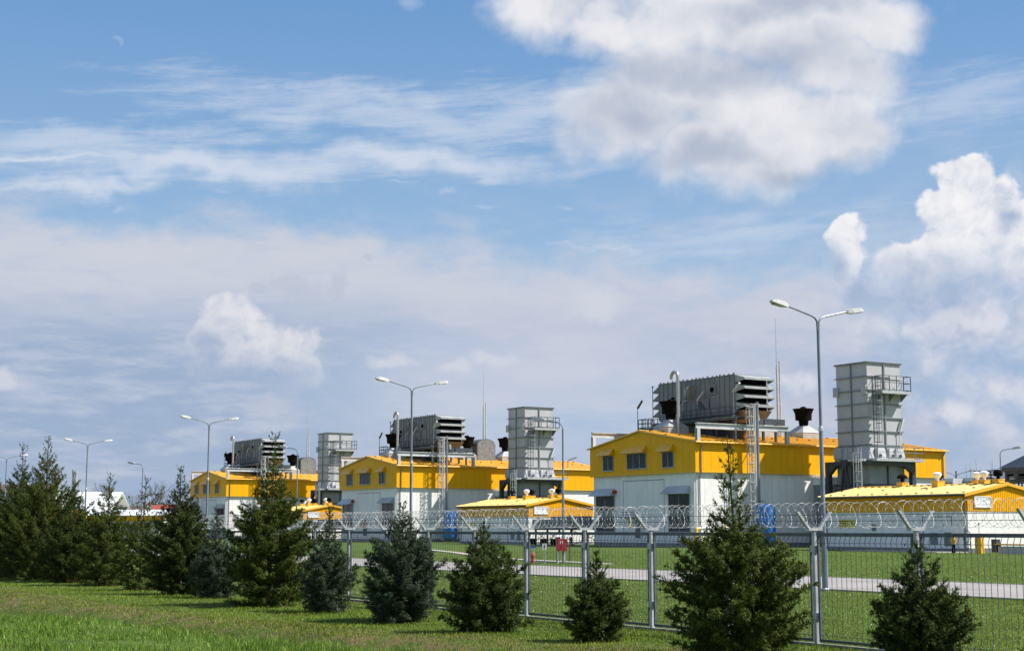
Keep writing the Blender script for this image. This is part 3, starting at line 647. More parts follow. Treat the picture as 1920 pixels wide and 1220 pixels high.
def make_mast():
    c = thing('lightning_mast', 'thin lightning mast with braced foot on the roof of the nearest hall', 'mast', (HX - 10.4, HY + 21.6, 13.3), 'lightning masts on the hall roofs')
    MB().rod((.0, -.25, 0), (0, -.25, 9.0), .15, 7, .10).rod((.0, -.25, 9.0), (0, -.25, 14.9), .06, 5, .03).build('rod', GALV, c)
    m = MB().rod((0, .2, 0), (0, .2, 9.6), .12, 7, .10)
    for z in (1.5, 4.2, 6.8, 8.6): m.box(-.08, .08, -.45, .3, z, z + .06)
    for a in range(3): m.rod((0, 0, 1.9), (1.3 * math.cos(a * 2.1 + .5), 1.3 * math.sin(a * 2.1 + .5), -.2), .05, 5)
    m.build('support_pole', LUM, c); return c
def make_wall_ladder():
    c = thing('caged_ladder', 'tall caged steel ladder up the side wall of the nearest hall', 'ladder', (HX + 1.2, HY + 7.4, 0), 'caged ladders up the hall side walls')
    m = MB(); ladder(m, 0, 0, .3, 16.0, .65, (.0, -1.), True, .075, 3.); m.build('rungs_and_cage', BEAMG, c)
    MB().rod((0, .62, 0), (0, .62, 16.3), .17, 8).build('column', POLE, c)
    m = MB()
    for z in (3, 5.2, 7.4, 9.6, 12, 13.8, 15.9): m.box(-.04, .04, -.35, .6, z, z + .06)
    for z in (3.1, 7.3, 11.2): m.box(-1.5, 0, .55, .63, z, z + .07)
    m.box(-1.2, .2, -.5, .9, 16.0, 16.06); m.build('brackets', GALV, c)
    return c
def make_tank():
    c = thing('pressure_tank', 'upright blue tank against the side wall of the nearest hall', 'tank', (HX + 1.9, HY + 8.3, .35), 'blue tanks beside the halls')
    MB().lathe([(.3, 0), (.75, .05), (1.05, .35), (1.12, .55), (1.12, 3.9), (1.0, 4.25), (.6, 4.45), (.02, 4.5)], n=28).build('shell', BLUE, c, smooth=True)
    m = MB(); 
    for a in range(3): m.rod((.8 * math.cos(a * 2.1), .8 * math.sin(a * 2.1), -.35), (.8 * math.cos(a * 2.1), .8 * math.sin(a * 2.1), .5), .07, 6)
    m.build('legs', GALVD, c); MB().tube([(0, 0, 4.45), (0, 0, 4.75), (-.6, 0, 4.8), (-1.8, 0, 4.8)], .07, 6).build('top_pipe', GALV, c)
    MB().box(-.22, .22, -1.16, -1.1, 2.9, 3.35).build('name_plate', WSIGN, c)
    return c
# exhaust tower between hall and annex
TX, TY = -121.1, 120.3
def make_tower():
    t = thing('exhaust_tower', 'tall light grey ribbed exhaust tower in front of the nearest hall, at the right', 'tower', (TX, TY, 0), 'ribbed grey exhaust towers')
    w, d = 4.9, 5.2; zs = [20.6 - 1.54 * k for k in range(7)]
    b = MB().box(-w + .05, -.05, .05, d - .05, 9.9, 20.55).build('stack', DARKIN, t)
    for k in range(6):
        for (ax, a, c_) in (('f', -w, -w / 2), ('f', -w / 2, 0), ('s', 0, d / 2), ('s', d / 2, d)):
            m = MB()
            if ax == 'f': m.box(a + .03, c_ - .03, 0, .05, zs[k + 1] + .04, zs[k] - .04)
            else: m.box(-.05, 0, a + .03, c_ - .03, zs[k + 1] + .04, zs[k] - .04)
            m.build('panel', TOWG, b)
    MB().box(-w, -.0, d - .05, d, 11.3, 20.5).box(-w, -w + .05, .06, d - .06, 11.3, 20.5).build('rear_panel', TOWG, b)
    rb = MB()
    for z in zs + [10.05]:
        e = .16; rb.box(-w - e, e, -e, -.002, z - .05, z + .05).box(.002, e, -.0, d + e, z - .05, z + .05).box(-w - e, -w - .002, 0, d + e, z - .05, z + .05).box(-w - e, 0, d + .002, d + e, z - .05, z + .05)
    rb.box(-w / 2 - .07, -w / 2 + .07, -.13, -.003, 10.1, 20.5).box(.003, .13, d / 2 - .09, d / 2 + .09, 10.1, 20.5)
    rb.build('stiffener', pm('tower_rib_grey', (.20, .215, .23), .45, var=.08, streak=.2), t)
    MB().box(-w - .2, .2, -.2, d + .2, 20.6 + .06, 20.72).build('top_rim', GALVD, t)
    # flared transition with the round ports
    MB().hexa([(-w - .35, -.3, 9.6), (.3, -.3, 9.6), (.3, d + .3, 9.6), (-w - .35, d + .3, 9.6), (-w + .02, .02, 11.34), (-.02, .02, 11.34), (-.02, d - .02, 11.34), (-w + .02, d - .02, 11.34)]).build('transition', TOWG, t)
    for y in (1.3, 3.3, 4.4):
        MB().rod((.1, y, 10.15), (.42, y, 10.15), .34, 16).build('port', BEAMG, t); MB().rod((.42, y, 10.15), (.5, y, 10.15), .22, 12).build('port_cover', STEELD, t)
        MB().box(.12, .4, y - .55, y - .45, 9.7, 11.0).build('gusset', BEAMG, t)
    for x in (-w - .1, -.5): MB().box(x - .2, x + .55, -.26, -.01, 17.0, 18.1).build('lifting_plate', TOWG, t)
    MB().box(-w - .3, -w + .9, -.42, -.1, 9.9, 11.1).build('lifting_plate', TOWG, t)
    # lower casing and steelwork
    lo = MB().box(-w - .1, .1, -.1, d + .1, 0, 9.3).build('lower_casing', CASING, t)
    m = MB()
    for z in (9.2, 6.9, 6.4, 3.4): m.box(-w - .35, .35, -.35, -.11, z - .09, z + .09).box(.11, .35, -.1, d + .35, z - .09, z + .09)
    m.box(-w / 2 - .05, -w / 2 + .05, -.3, -.11, 7, 9.2).box(.11, .3, d / 2 - .05, d / 2 + .05, 7, 9.2)
    m.build('casing_flanges', STEELD, t)
    fr = MB()
    for x, y in ((-w - 1.0, -.6), (.7, d + .7), (-w - 1.0, d + .7)): fr.box(x - .28, x + .28, y - .28, y + .28, 0, 9.3)
    fr.box(-w - 1.3, 1.0, -.85, -.4, 9.1, 9.6).box(-w - 1.3, 1.0, d + .45, d + .95, 9.1, 9.6).box(.45, .95, -.8, d + .9, 9.05, 9.5).box(-w - 1.25, -w - .75, -.6, d + .7, 9.1, 9.6)
    fr.hexa([(.42, d + .45, 8.3), (.98, d + .45, 8.3), (.98, d + .55, 8.3), (.42, d + .55, 8.3), (.42, d - .7, 9.1), (.98, d - .7, 9.1), (.98, d + .5, 9.1), (.42, d + .5, 9.1)])
    fr.hexa([(-w - .75, -.88, 8.2), (-w - .6, -.88, 8.2), (-w - .6, -.32, 8.2), (-w - .75, -.32, 8.2), (-w - .75, -.88, 9.1), (-w + .4, -.88, 9.1), (-w + .4, -.32, 9.1), (-w - .75, -.32, 9.1)])
    fr.build('portal_frame', STEELD, t)
    af = MB()
    for s in (-1, 1): af.hexa([(-2.9 + s * 1.3 - .14, -1.1, 3.), (-2.9 + s * 1.3 + .14, -1.1, 3.), (-2.9 + s * 1.3 + .14, -.8, 3.), (-2.9 + s * 1.3 - .14, -.8, 3.), (-2.9 + s * .12 - .12, -1.1, 9.1), (-2.9 + s * .12 + .12, -1.1, 9.1), (-2.9 + s * .12 + .12, -.8, 9.1), (-2.9 + s * .12 - .12, -.8, 9.1)])
    af.box(-3.0, -2.8, -1.0, -.85, 3, 8.6).box(-3.4, -2.4, -1.1, -.4, 9.1, 9.75).build('a_frame', STEELD, t)
    # upper platform
    up = MB().box(.16, 1.35, 1.0, d + .35, 17.1, 17.42).build('upper_platform', GALV, t)
    r = MB(); railing(r, [(.2, d + .3, 17.42), (1.3, d + .3, 17.42), (1.3, 1.05, 17.42)], 1.7, .05, 1.25); railing(r, [(1.3, 1.05, 17.42), (.2, 1.05, 17.42)], 1.7, .04, 1.2)
    r.build('railing', STEELD, up)
    for y in (1.4, 3.2, 5.0): MB().hexa([(.16, y - .04, 16.3), (.22, y - .04, 16.3), (.22, y + .04, 16.3), (.16, y + .04, 16.3), (.16, y - .04, 17.1), (1.2, y - .04, 17.1), (1.2, y + .04, 17.1), (.16, y + .04, 17.1)]).build('bracket', GALVD, up)
    f = MB().tube([(.5, 4.9, 17.5), (.5, 4.9, 18.9), (.9, 4.6, 19.0)], .04, 5).build('floodlight', GALV, up); MB().box(.7, 1.0, 2.6, 4.6, 18.75, 18.95).build('lamp_head', BEAMG, f)
    la = MB(); ladder(la, .62, .45, 9.9, 19.1, .5, (1, 0), True, .04, 11.6); la.build('ladder', STEELD, t)
    la = MB(); la.rod((.95, 1.25, 12.5), (.95, 1.25, 19.0), .03, 5)
    for z in frange(12.6, 17.0, 6): la.box(.6, .98, .5, 1.27, z, z + .04)
    la.build('cable_ladder', GALV, t)
    lo = MB().box(.3, 1.75, -.6, d + 1.6, 9.5, 9.78).box(-1.6, .3, -1.75, -.45, 9.5, 9.78).build('lower_platform', GALV, t)
    r = MB(); railing(r, [(-1.6, -1.7, 9.78), (.3, -1.7, 9.78)], 1.3, .04, .9); railing(r, [(1.7, -.5, 9.78), (1.7, d + 1.55, 9.78), (.35, d + 1.55, 9.78)], 1.3, .04, 1.6); r.build('railing', GALVD, lo)
    la = MB(); ladder(la, .55, -2.0, 5.0, 11.0, .5, (0, -1), True, .045, 6.2); la.build('ladder', GALV, t)
    f = MB().tube([(.25, 4.6, 10.0), (.25, 4.6, 13.0), (.3, 4.7, 13.2)], .05, 5).build('floodlight', BEAMG, t)
    MB().hexa([(.2, 4.55, 13.1), (.4, 4.55, 13.1), (.4, 4.75, 13.05), (.2, 4.75, 13.05), (.2, 5.1, 14.5), (.4, 5.1, 14.5), (.4, 5.3, 14.4), (.2, 5.3, 14.4)]).build('lamp_head', BEAMG, f)
    MB().box(HX - TX - .3, -w - .1, .4, 4.2, .3, 7.1).build('exhaust_duct', CASING, t)
    MB().box(HX - TX - .3, -w + -.6, .2, 4.4, 7.1, 7.9).build('duct_cover', WHITE2, t)
    return t
# the long low annex in front of each tower
AX, AY = -91.5, 102.5
AL, AW, AE, AR, AB = 18.1, 10.2, 5.22, 6.12, 3.6
def make_annex(first):
    a = thing('annex_building', 'nearest long low annex with yellow metal roof, right edge of the scene', 'building', (AX, AY, 0), 'low yellow roofed annexes')
    fw = MB().box(-AL + .1, -.1, .1, .2, 0, AB).build('front_wall', DARKIN, a); sw = MB().box(-.2, -.1, .2, AW - .1, 0, AB).build('end_wall', DARKIN, a)
    MB().box(-AL + .2, -.2, .2, AW - .15, 0, AE - .1).build('wall_core', DARKIN, a)
    n = 16; w = AL / n; me = MB().box(.008, w - .008, .03, .1, .35, AB - .01).mesh('panel')
    for i in range(n): link('panel', me, WHITE, fw, (-AL + i * w, 0, 0))
    n2 = 9; w2 = AW / n2; me = MB().box(-.1, -.03, .008, w2 - .008, .35, AB - .01).mesh('panel')
    for i in range(n2): link('panel', me, WHITE, sw, (0, i * w2, 0))
    MB().box(-AL + .05, -.06, .06, .1, 0, .34).box(-.1, -.06, .1, AW - .1, 0, .34).build('plinth', TOWD, a)
    MB().box(-AL, -AL + .1, .1, AW, 0, AE - .1).box(-AL + .1, -.1, AW - .1, AW, 0, AE - .1).build('rear_wall', WHITE, a)
    fb = MB().box(-AL, -.0, .0, .1, AB, AE - .02).build('front_band', YEL, a)
    me = MB().box(.01, .15, -.02, 0, AB, AE - .05).mesh('cladding_rib')
    for i in range(60): link('cladding_rib', me, YEL, fb, (-AL + .02 + i * .3015, 0, 0))
    gb = MB().prism([(.0, AB), (AW, AB), (AW, AE - .05), (AW / 2, AR - .05), (0, AE - .05)], 'x', -.1, 0).build('gable_band', YEL, a)
    for i in range(42):
        y = .05 + i * .2405; zt = AE + (AR - AE) * (1 - abs(y + .07 - AW / 2) / (AW / 2)) - .09
        MB().box(0, .025, y, y + .13, AB, zt).build('cladding_rib', YEL, gb)
    rf = MB().prism([(-.4, AE - .12), (AW / 2, AR - .04), (AW + .4, AE - .12), (AW + .4, AE - .15), (AW / 2, AR - .1), (-.4, AE - .15)], 'x', -AL - .2, .2).build('roof', DARKIN, a)
    n = 20; w = (AL + .5) / n; tz = (AR - AE) / (AW / 2)
    for s in (1, -1):
        y1 = AW / 2 + .5; m = MB()
        m.hexa([(.03, 0, 0), (w - .03, 0, 0), (w - .03, -s * y1, -y1 * tz), (.03, -s * y1, -y1 * tz), (.03, 0, .05), (w - .03, 0, .05), (w - .03, -s * y1, .05 - y1 * tz), (.03, -s * y1, .05 - y1 * tz)])
        m.hexa([(-.035, 0, 0), (.035, 0, 0), (.035, -s * y1, -y1 * tz), (-.035, -s * y1, -y1 * tz), (-.025, 0, .11), (.025, 0, .11), (.025, -s * y1, .11 - y1 * tz), (-.025, -s * y1, .11 - y1 * tz)])
        me = m.mesh('roof_sheet')
        for i in range(n): link('roof_sheet', me, AROOF, rf, (-AL - .25 + i * w, AW / 2, AR - .03))
    MB().prism([(AW / 2 - .3, AR + .02), (AW / 2, AR + .1), (AW / 2 + .3, AR + .02), (AW / 2, AR + .04)], 'x', -AL - .25, .25).build('ridge_cap', YTRIM, rf)
    cl = MB()
    for i in range(n):
        for y in ((.2, AW / 2 - .2) if i % 2 else (AW / 2 - .2, 2.6) if i % 6 == 0 else (AW / 2 - .2,)):
            z = AR - abs(y - AW / 2) * tz; x = -AL - .25 + i * w; cl.box(x + .1, x + .26, y - .08, y + .08, z, z + .10)
    cl.build('seam_clip', BROOF, rf, kind='stuff')
    MB().rod((-AL - .2, -.52, AE - .2), (.2, -.52, AE - .2), .09, 8).build('gutter', BROOF, a)
    MB().box(-AL - .2, .2, -.42, .0, AE - .24, AE - .2).build('eave_soffit', YTRIM, a)
    MB().hexa([(.2, -.5, AE - .35), (.26, -.5, AE - .35), (.26, AW / 2, AR - .22), (.2, AW / 2, AR - .22), (.2, -.5, AE - .06), (.26, -.5, AE - .06), (.26, AW / 2, AR + .06), (.2, AW / 2, AR + .06)]).hexa([(.2, AW + .5, AE - .35), (.26, AW + .5, AE - .35), (.26, AW / 2, AR - .22), (.2, AW / 2, AR - .22), (.2, AW + .5, AE - .06), (.26, AW + .5, AE - .06), (.26, AW / 2, AR + .06), (.2, AW / 2, AR + .06)]).build('verge_trim', YTRIM, a)
    lv = MB().box(.03, .12, .85, 3.0, 3.92, 4.0).box(.03, .12, .85, 3.0, 4.84, 4.92).box(.03, .12, .85, .92, 4, 4.84).box(.03, .12, 2.93, 3.0, 4, 4.84).build('louvre_frame', WSIGN, a)
    me = MB().hexa([(.03, .93, 0), (.1, .93, 0), (.1, 2.92, 0), (.03, 2.92, 0), (.03, .93, .1), (.05, .93, .1), (.05, 2.92, .1), (.03, 2.92, .1)]).mesh('slat')
    for k in range(7): link('slat', me, WHITE2, lv, (0, 0, 4.02 + k * .118))
    # door leaf pair, outline and notices
    fr = MB().box(-5.3, -5.22, -.0, .03, .3, 3.1).box(-1.9, -1.82, 0, .03, .3, 3.1).box(-5.3, -1.82, 0, .03, 3.1, 3.18).build('doorway', TOWD, a)
    for x in (-4.6, -3.0):
        MB().box(x, x + 1.4, -.02, .025, .32, 2.35).build('door_leaf', WHITE2, fr)
    MB().box(-4.4, -3.5, -.05, -.022, .65, 1.7).build('door_louvre', TOWD, fr); MB().box(-2.75, -1.9, -.05, -.022, .55, 1.75).build('door_louvre', TOWD, fr)
    MB().box(-3.55, -2.9, -.06, -.03, 1.95, 2.6).build('door_window', WSIGN, fr)
    sg = MB().box(-16.05, -13.9, -.0, .028, 2.15, 2.95).build('warning_sign', YSIGN, a)
    k = MB()
    random.seed(4)
    for j, (z, parts) in enumerate(((2.74, 5), (2.52, 6), (2.30, 4))):
        x = -15.9
        for _ in range(parts):
            L = random.uniform(.2, .42); k.box(x, x + L * .8, -.01, -.001, z, z + .09); x += L
    k.build('sign_lettering', INK, sg)
    MB().box(-11.6, -11.15, -.08, .028, 1.9, 2.5).build('switch_box', TOWD, a)
    MB().rod((-.35, -.02, .3), (-.35, -.02, AE - .3), .045, 6).tube([(-AL + .4, -.5, AE - .3), (-AL + .4, -.1, AE - .8), (-AL + .4, -.02, .3)], .05, 6).build('downpipe', GALVD, a)
    return a
def make_vent(x, y, kind, lab, base):
    v = thing('roof_ventilator', lab, 'roof vent', (base[0] + x, base[1] + y, 0), 'ventilators on the annex roofs')
    tz = (AR - AE) / (AW / 2); z0 = AR - abs(y - AW / 2) * tz - .1
    MB().box(-.38, .38, -.38, .38, z0, AR + .35).box(-.42, .42, -.42, .42, AR + .35, AR + .4).build('curb', YTRIM, v)
    z = AR + .4
    if kind == 'cup': MB().lathe([(.16, z), (.16, z + .15), (.3, z + .3), (.42, z + .55), (.4, z + .68), (.25, z + .78), (.02, z + .82)], n=16).build('cap', WSIGN, v, smooth=True)
    elif kind == 'ball': MB().lathe([(.16, z), (.16, z + .22), (.34, z + .25), (.44, z + .45), (.4, z + .68), (.22, z + .84), (.02, z + .88)], n=16).build('cap', BLACKM, v, smooth=True)
    else: MB().lathe([(.14, z), (.14, z + .35), (.5, z + .38), (.52, z + .5), (.35, z + .72), (.02, z + .8)], n=16).build('cap', BLACKM, v, smooth=True)
    return v
ORD = ('nearest', 'middle', 'farthest'); ORD2 = {'nearest': 'nearest', 'middle': 'second', 'farthest': 'third and smallest looking'}
hall = make_hall(); fh = make_filter_house(); g1 = make_gantry(0); g2 = make_gantry(1)
cw = [make_cowl(4.6, 'black funnel cowl beside the flue pipe on the nearest hall roof'), make_cowl(18.2, 'black funnel cowl just behind the filter house on the nearest hall roof'), make_cowl(25.6, 'black funnel cowl standing clear on a pale pyramid base on the nearest hall roof')]
fl = make_flue(); ms = make_mast(); wl = make_wall_ladder(); tk = make_tank(); tw = make_tower(); an = make_annex(True)
REP = {
    hall: ('middle tall hall, white with yellow upper storey, between two exhaust towers', 'farthest tall white and yellow hall, leftmost, partly hidden by spruces'),
    fh: ('grey louvred filter house standing on the roof of the middle hall', 'grey louvred filter house on the roof of the farthest hall, at the left'),
    g1: ('grey steel gantry frame on the left eave of the middle hall, behind its gable', 'grey steel gantry frame on the left eave of the farthest hall'),
    g2: ('grey steel gantry frame standing along the right eave of the middle hall', 'grey steel gantry frame along the right eave of the farthest hall'),
    cw[0]: ('black funnel cowl beside the flue pipe on the middle hall roof', 'black funnel cowl beside the flue pipe on the farthest hall roof'),
    cw[1]: ('black funnel cowl just right of the filter house hoods on the middle hall roof', 'black funnel cowl just right of the filter house on the farthest hall roof'),
    cw[2]: ('black funnel cowl half hidden behind the middle tower', 'black funnel cowl on the rear roof of the farthest hall'),
    fl: ('tall shiny steel flue pipe with a hooked top on the middle hall roof', 'shiny steel flue pipe with a hooked top on the farthest hall roof'),
    ms: ('thin lightning mast with braced foot on the roof of the middle hall', 'thin lightning mast rising behind the farthest exhaust tower'),
    wl: ('tall caged steel ladder up the side wall of the middle hall', 'tall caged steel ladder up the side wall of the farthest hall, behind a spruce'),
    tk: ('upright blue tank against the side wall of the middle hall', 'upright blue tank beside the farthest hall, glimpsed through the spruce'),
    tw: ('middle of the three light grey ribbed exhaust towers, in the centre of the picture', 'farthest and smallest looking of the three ribbed exhaust towers'),
    an: ('middle low annex with yellow metal roof, below the middle exhaust tower', 'farthest low annex with yellow gable, its left part hidden by a large spruce')}
for o, labs in REP.items():
    t = snapshot(o)
    for k in (1, 2): copy_tree(t, None, Vector(o.location) - Vector((SP * k, 0, 0)), labs[k - 1])
for k in (1, 2):
    c = thing('arched_housing', 'grey ribbed arched housing behind the filter house on the %s hall roof' % ORD[k], 'housing', (HX - SP * k - 10.4, HY + 21.0, 13.3), 'arched grey housings on the hall roofs')
    arc = [(-1.7, -.4), (-1.7, 2.4)] + [(-1.7 * math.cos(t), 2.4 + 1.0 * math.sin(t)) for t in frange(.25, PI - .25, 6)] + [(1.7, 2.4), (1.7, -.4)]
    MB().prism(arc, 'x', -1.6, 1.6).build('shell', GALVD, c)
    me = MB().prism([(q[0] * 1.03, q[1] * 1.02) for q in arc], 'x', -.05, .05).mesh('rib')
    for i in range(5): link('rib', me, STEELD, c, (-1.5 + i * .75, 0, 0))
VN = [(-12.5, 5.1, 'fan', 'black mushroom vent on the {} annex roof, leftmost'), (-8.6, 5.9, 'ball', 'black ball vent left of the middle of the {} annex roof'), (-7.2, 4.2, 'cup', 'white cup shaped vent on a tall yellow curb, nearer slope of the {} annex roof'),
      (-4.4, 6.4, 'cup', 'white cup shaped vent low behind the ridge of the {} annex roof'), (-2.7, 5.4, 'cup', 'white cup shaped vent near the gable of the {} annex roof'), (-.9, 5.2, 'ball', 'black ball vent right at the gable ridge of the {} annex roof')]
for k in range(3):
    for x, y, kind, lab in VN: make_vent(x, y, kind, lab.format(ORD[k]), (AX - SP * k, AY))
# ------------------------------------------------------------------ yard equipment
def air_cooler(x, y, lab):
    c = thing('air_cooler', lab, 'cooler', (x, y, 0), 'dark air coolers on trestles')
    MB().box(-9, 0, 0, 6, 2.0, 3.25).build('casing', TOWD, c); MB().box(-9.2, .2, -.2, 6.2, 1.9, 2.05).build('base_frame', STEELD, c)
    m = MB()
    for i in range(4):
        xx = -8.6 + i * 2.75
        for yy in (.3, 5.7): m.box(xx - .09, xx + .09, yy - .09, yy + .09, 0, 1.95)
        if i < 3:
            for s in (0, 1): m.rod((xx, .3, .5 + s * 1.3), (xx + 2.75, .3, 1.8 - s * 1.3), .05, 4)
    for yy in (.3, 5.7): m.rod((0 - .35, yy, 0.05), (0 - .35, 5.7 if yy < 1 else .3, 1.9), .05, 4)
    m.build('trestle', STEELD, c)
    for i in range(4): MB().rod((-8.0 + i * 2.4, -.5, .08), (-8.0 + i * 2.4, -.5, .85), .42, 14).build('drum', BLACKM, c)
    for i in range(3): MB().lathe([(.9, 3.25), (.95, 3.6), (.8, 3.62)], (-7.5 + i * 3, 3, 0), 16).build('fan_ring', GALVD, c)
for k in range(2): air_cooler(AX - SP * (k + 1) + 3.0 + 8.5, 101.5, 'long dark air cooler on braced legs beside the %s annex' % ORD[k + 1])
# red hose cabinet on two legs with a small lid above, plates and hydrant
FACE = math.atan2(RGT.y, RGT.x)
c = thing('hose_cabinet', 'red cabinet with a white H on two pale legs, seen through the fence', 'cabinet', (-76.9, 50.3, 0))
MB().box(-.34, .34, -.2, .2, .74, 1.46).build('body', RED, c); MB().box(-.31, .31, -.22, -.201, .77, 1.43).build('door', RED, c)
for s in (-.22, .2): MB().rod((s, 0, 0), (s, 0, .74), .045, 8).build('leg', WSIGN, c)
sy = -.226; MB().box(-.10, -.055, sy, sy + .005, 1.16, 1.36).box(.035, .08, sy, sy + .005, 1.16, 1.36).box(-.055, .035, sy, sy + .005, 1.24, 1.28).build('letter', WSIGN, c)
MB().box(-.05, .06, -.24, -.221, 1.0, 1.03).build('handle', STEELD, c)
c.rotation_euler.z = FACE
c = thing('tool_shelter', 'small open shelter with pale ribbed lid and dark panel behind the red cabinet', 'shelter', (-77.6, 50.9, 0)); c.rotation_euler.z = FACE
m = MB().hexa([(-.55, -.3, 1.58), (.55, -.3, 1.58), (.55, .3, 1.58), (-.55, .3, 1.58), (-.40, -.05, 1.78), (.45, -.05, 1.78), (.45, .05, 1.78), (-.40, .05, 1.78)]); m.build('lid', BEAMG, c)
for x in (-.4, .4): MB().rod((x, .1, 0), (x, .1, 1.6), .035, 6).build('leg', STEELD, c)
MB().box(-.44, -.28, -.06, .08, .5, 1.55).build('panel', STEELD, c)
c = thing('fire_hydrant', 'red hydrant in the lawn left of the red cabinet', 'hydrant', (-78.0, 48.9, 0))
MB().lathe([(.09, 0), (.09, .36), (.13, .38), (.13, .46), (.08, .5), (.07, .58), (.02, .62)], n=12).build('barrel', RED, c, smooth=True)
MB().rod((-.18, 0, .44), (.18, 0, .44), .06, 8).build('outlets', RED, c); MB().rod((-.22, -.02, .44), (-.17, -.02, .44), .09, 8).build('cap', STEELD, c)
c = thing('marker_post', 'pale post with a small white and red hydrant plate', 'sign post', (-74.6, 47.6, 0)); MB().rod((0, 0, 0), (0, 0, 1.05), .04, 6).build('post', BEAMG, c)
p = MB().box(-.13, .13, -.06, -.04, .85, 1.22).build('plate', WSIGN, c); MB().box(-.04, .04, -.066, -.0605, .95, 1.14).build('plate_print', RED, p); c.rotation_euler.z = FACE
c = thing('marker_post', 'thin pale post with a small blue plate, farther left in the lawn', 'sign post', (-89.5, 56.2, 0)); MB().rod((0, 0, 0), (0, 0, .85), .035, 6).build('post', BEAMG, c); MB().box(-.22, .22, -.05, -.036, .72, .86).build('plate', BLUE, c); c.rotation_euler.z = FACE
# valves and posts by the nearest annex gable
c = thing('valve_post', 'yellow headed black valve post at the corner of the nearest annex', 'valve', (-90.6, 99.6, 0))
MB().rod((0, 0, 0), (0, 0, .75), .16, 10).build('stem', BLACKM, c); MB().lathe([(.17, .75), (.2, .85), (.17, 1.2), (.2, 1.25), (.2, 1.6), (.1, 1.68)], n=12).build('head', YTRIM, c); MB().box(-.35, .35, -.06, .06, 1.0, 1.12).build('lever', YTRIM, c)
c = thing('hose_rack', 'thin dark steel rack with coiled loops next to the yellow valve post', 'rack', (-89.3, 99.9, 0)); m = MB()
for x in (-.35, .35): m.rod((x, 0, 0), (x, 0, 1.5), .04, 5)
m.tube([(-.35, 0, 1.5), (-.25, 0, 1.8), (0, 0, 1.95), (.25, 0, 1.8), (.35, 0, 1.5)], .04, 5).rod((-.35, 0, .4), (.35, 0, .4), .04, 5).rod((-.35, 0, .75), (.35, 0, .75), .04, 5); m.build('frame', STEELD, c)
MB().tube([(.32 * math.cos(t), -.12, 1.2 + .32 * math.sin(t)) for t in frange(0, 2 * PI, 12)], .035, 5).build('hose', BLACKM, c)
c = thing('gas_marker', 'yellow rounded-top marker column on the lawn before the nearest annex gable', 'marker column', (-87.2, 99.0, 0))
MB().prism([(-.33, 0), (.33, 0), (.33, 1.35)] + [(.33 * math.cos(t), 1.35 + .33 * math.sin(t)) for t in frange(.3, PI - .3, 5)] + [(-.33, 1.35)], 'y', -.2, .2).build('column', YTRIM, c); MB().rod((0, 0, 1.6), (0, 0, 2.5), .035, 5).box(-.07, .07, -.05, .05, 2.4, 2.55).build('rod', GALV, c)
c = thing('cable_trough', 'low grey trough with a flat yellow cover right of the marker column', 'trough', (-85.0, 100.2, 0))
MB().box(-1.3, 1.6, 0, .9, 0, .62).build('trough_body', TOWG, c); MB().box(-1.5, 1.9, -.15, 1.1, .72, .82).build('cover', YTRIM, c); MB().box(-2.0, -1.45, 0, .5, .1, 1.2).build('junction_box', STEELD, c)
c = thing('gas_pipe', 'pale pipe with yellow flanged ends low along the corner of the nearest hall', 'pipe', (HX + 1.2, HY + .2, 0))
MB().rod((0, -.8, 2.1), (0, 4.2, 2.1), .19, 12).build('pipe', WHITE2, c); MB().tube([(0, -.8, 2.1), (0, -1.15, 2.0), (0, -1.25, 1.6), (0, -1.25, .0)], .2, 10).rod((0, 2.6, 2.1), (0, 2.9, 2.1), .32, 12).rod((0, 4.2, 2.1), (0, 4.4, 2.1), .34, 12).build('yellow_fitting', YTRIM, c)
for s in (1.0, 3.6): MB().box(-.08, .08, s - .08, s + .08, 0, 1.95).build('support', GALVD, c)
# rooftop floodlights on the middle hall
for i, (yy, lab) in enumerate(((31.5, 'small double floodlight on the rear roof of the middle hall'), (38.0, 'small floodlight at the rear roof corner of the middle hall'))):
    c = thing('roof_floodlight', lab, 'floodlight', (HX - SP - .3, HY + yy, ZE + .0)); MB().tube([(0, 0, 0), (0, 0, 1.3), (.2, .2, 1.5)], .05, 5).build('stem', GALVD, c)
    MB().hexa([(.0, .0, 1.45), (.15, .0, 1.35), (.15, .3, 1.35), (0, .3, 1.45), (.7, 1.1, 1.95), (.85, 1.1, 1.85), (.85, 1.4, 1.85), (.7, 1.4, 1.95)]).build('lamp_head', GALVD, c)

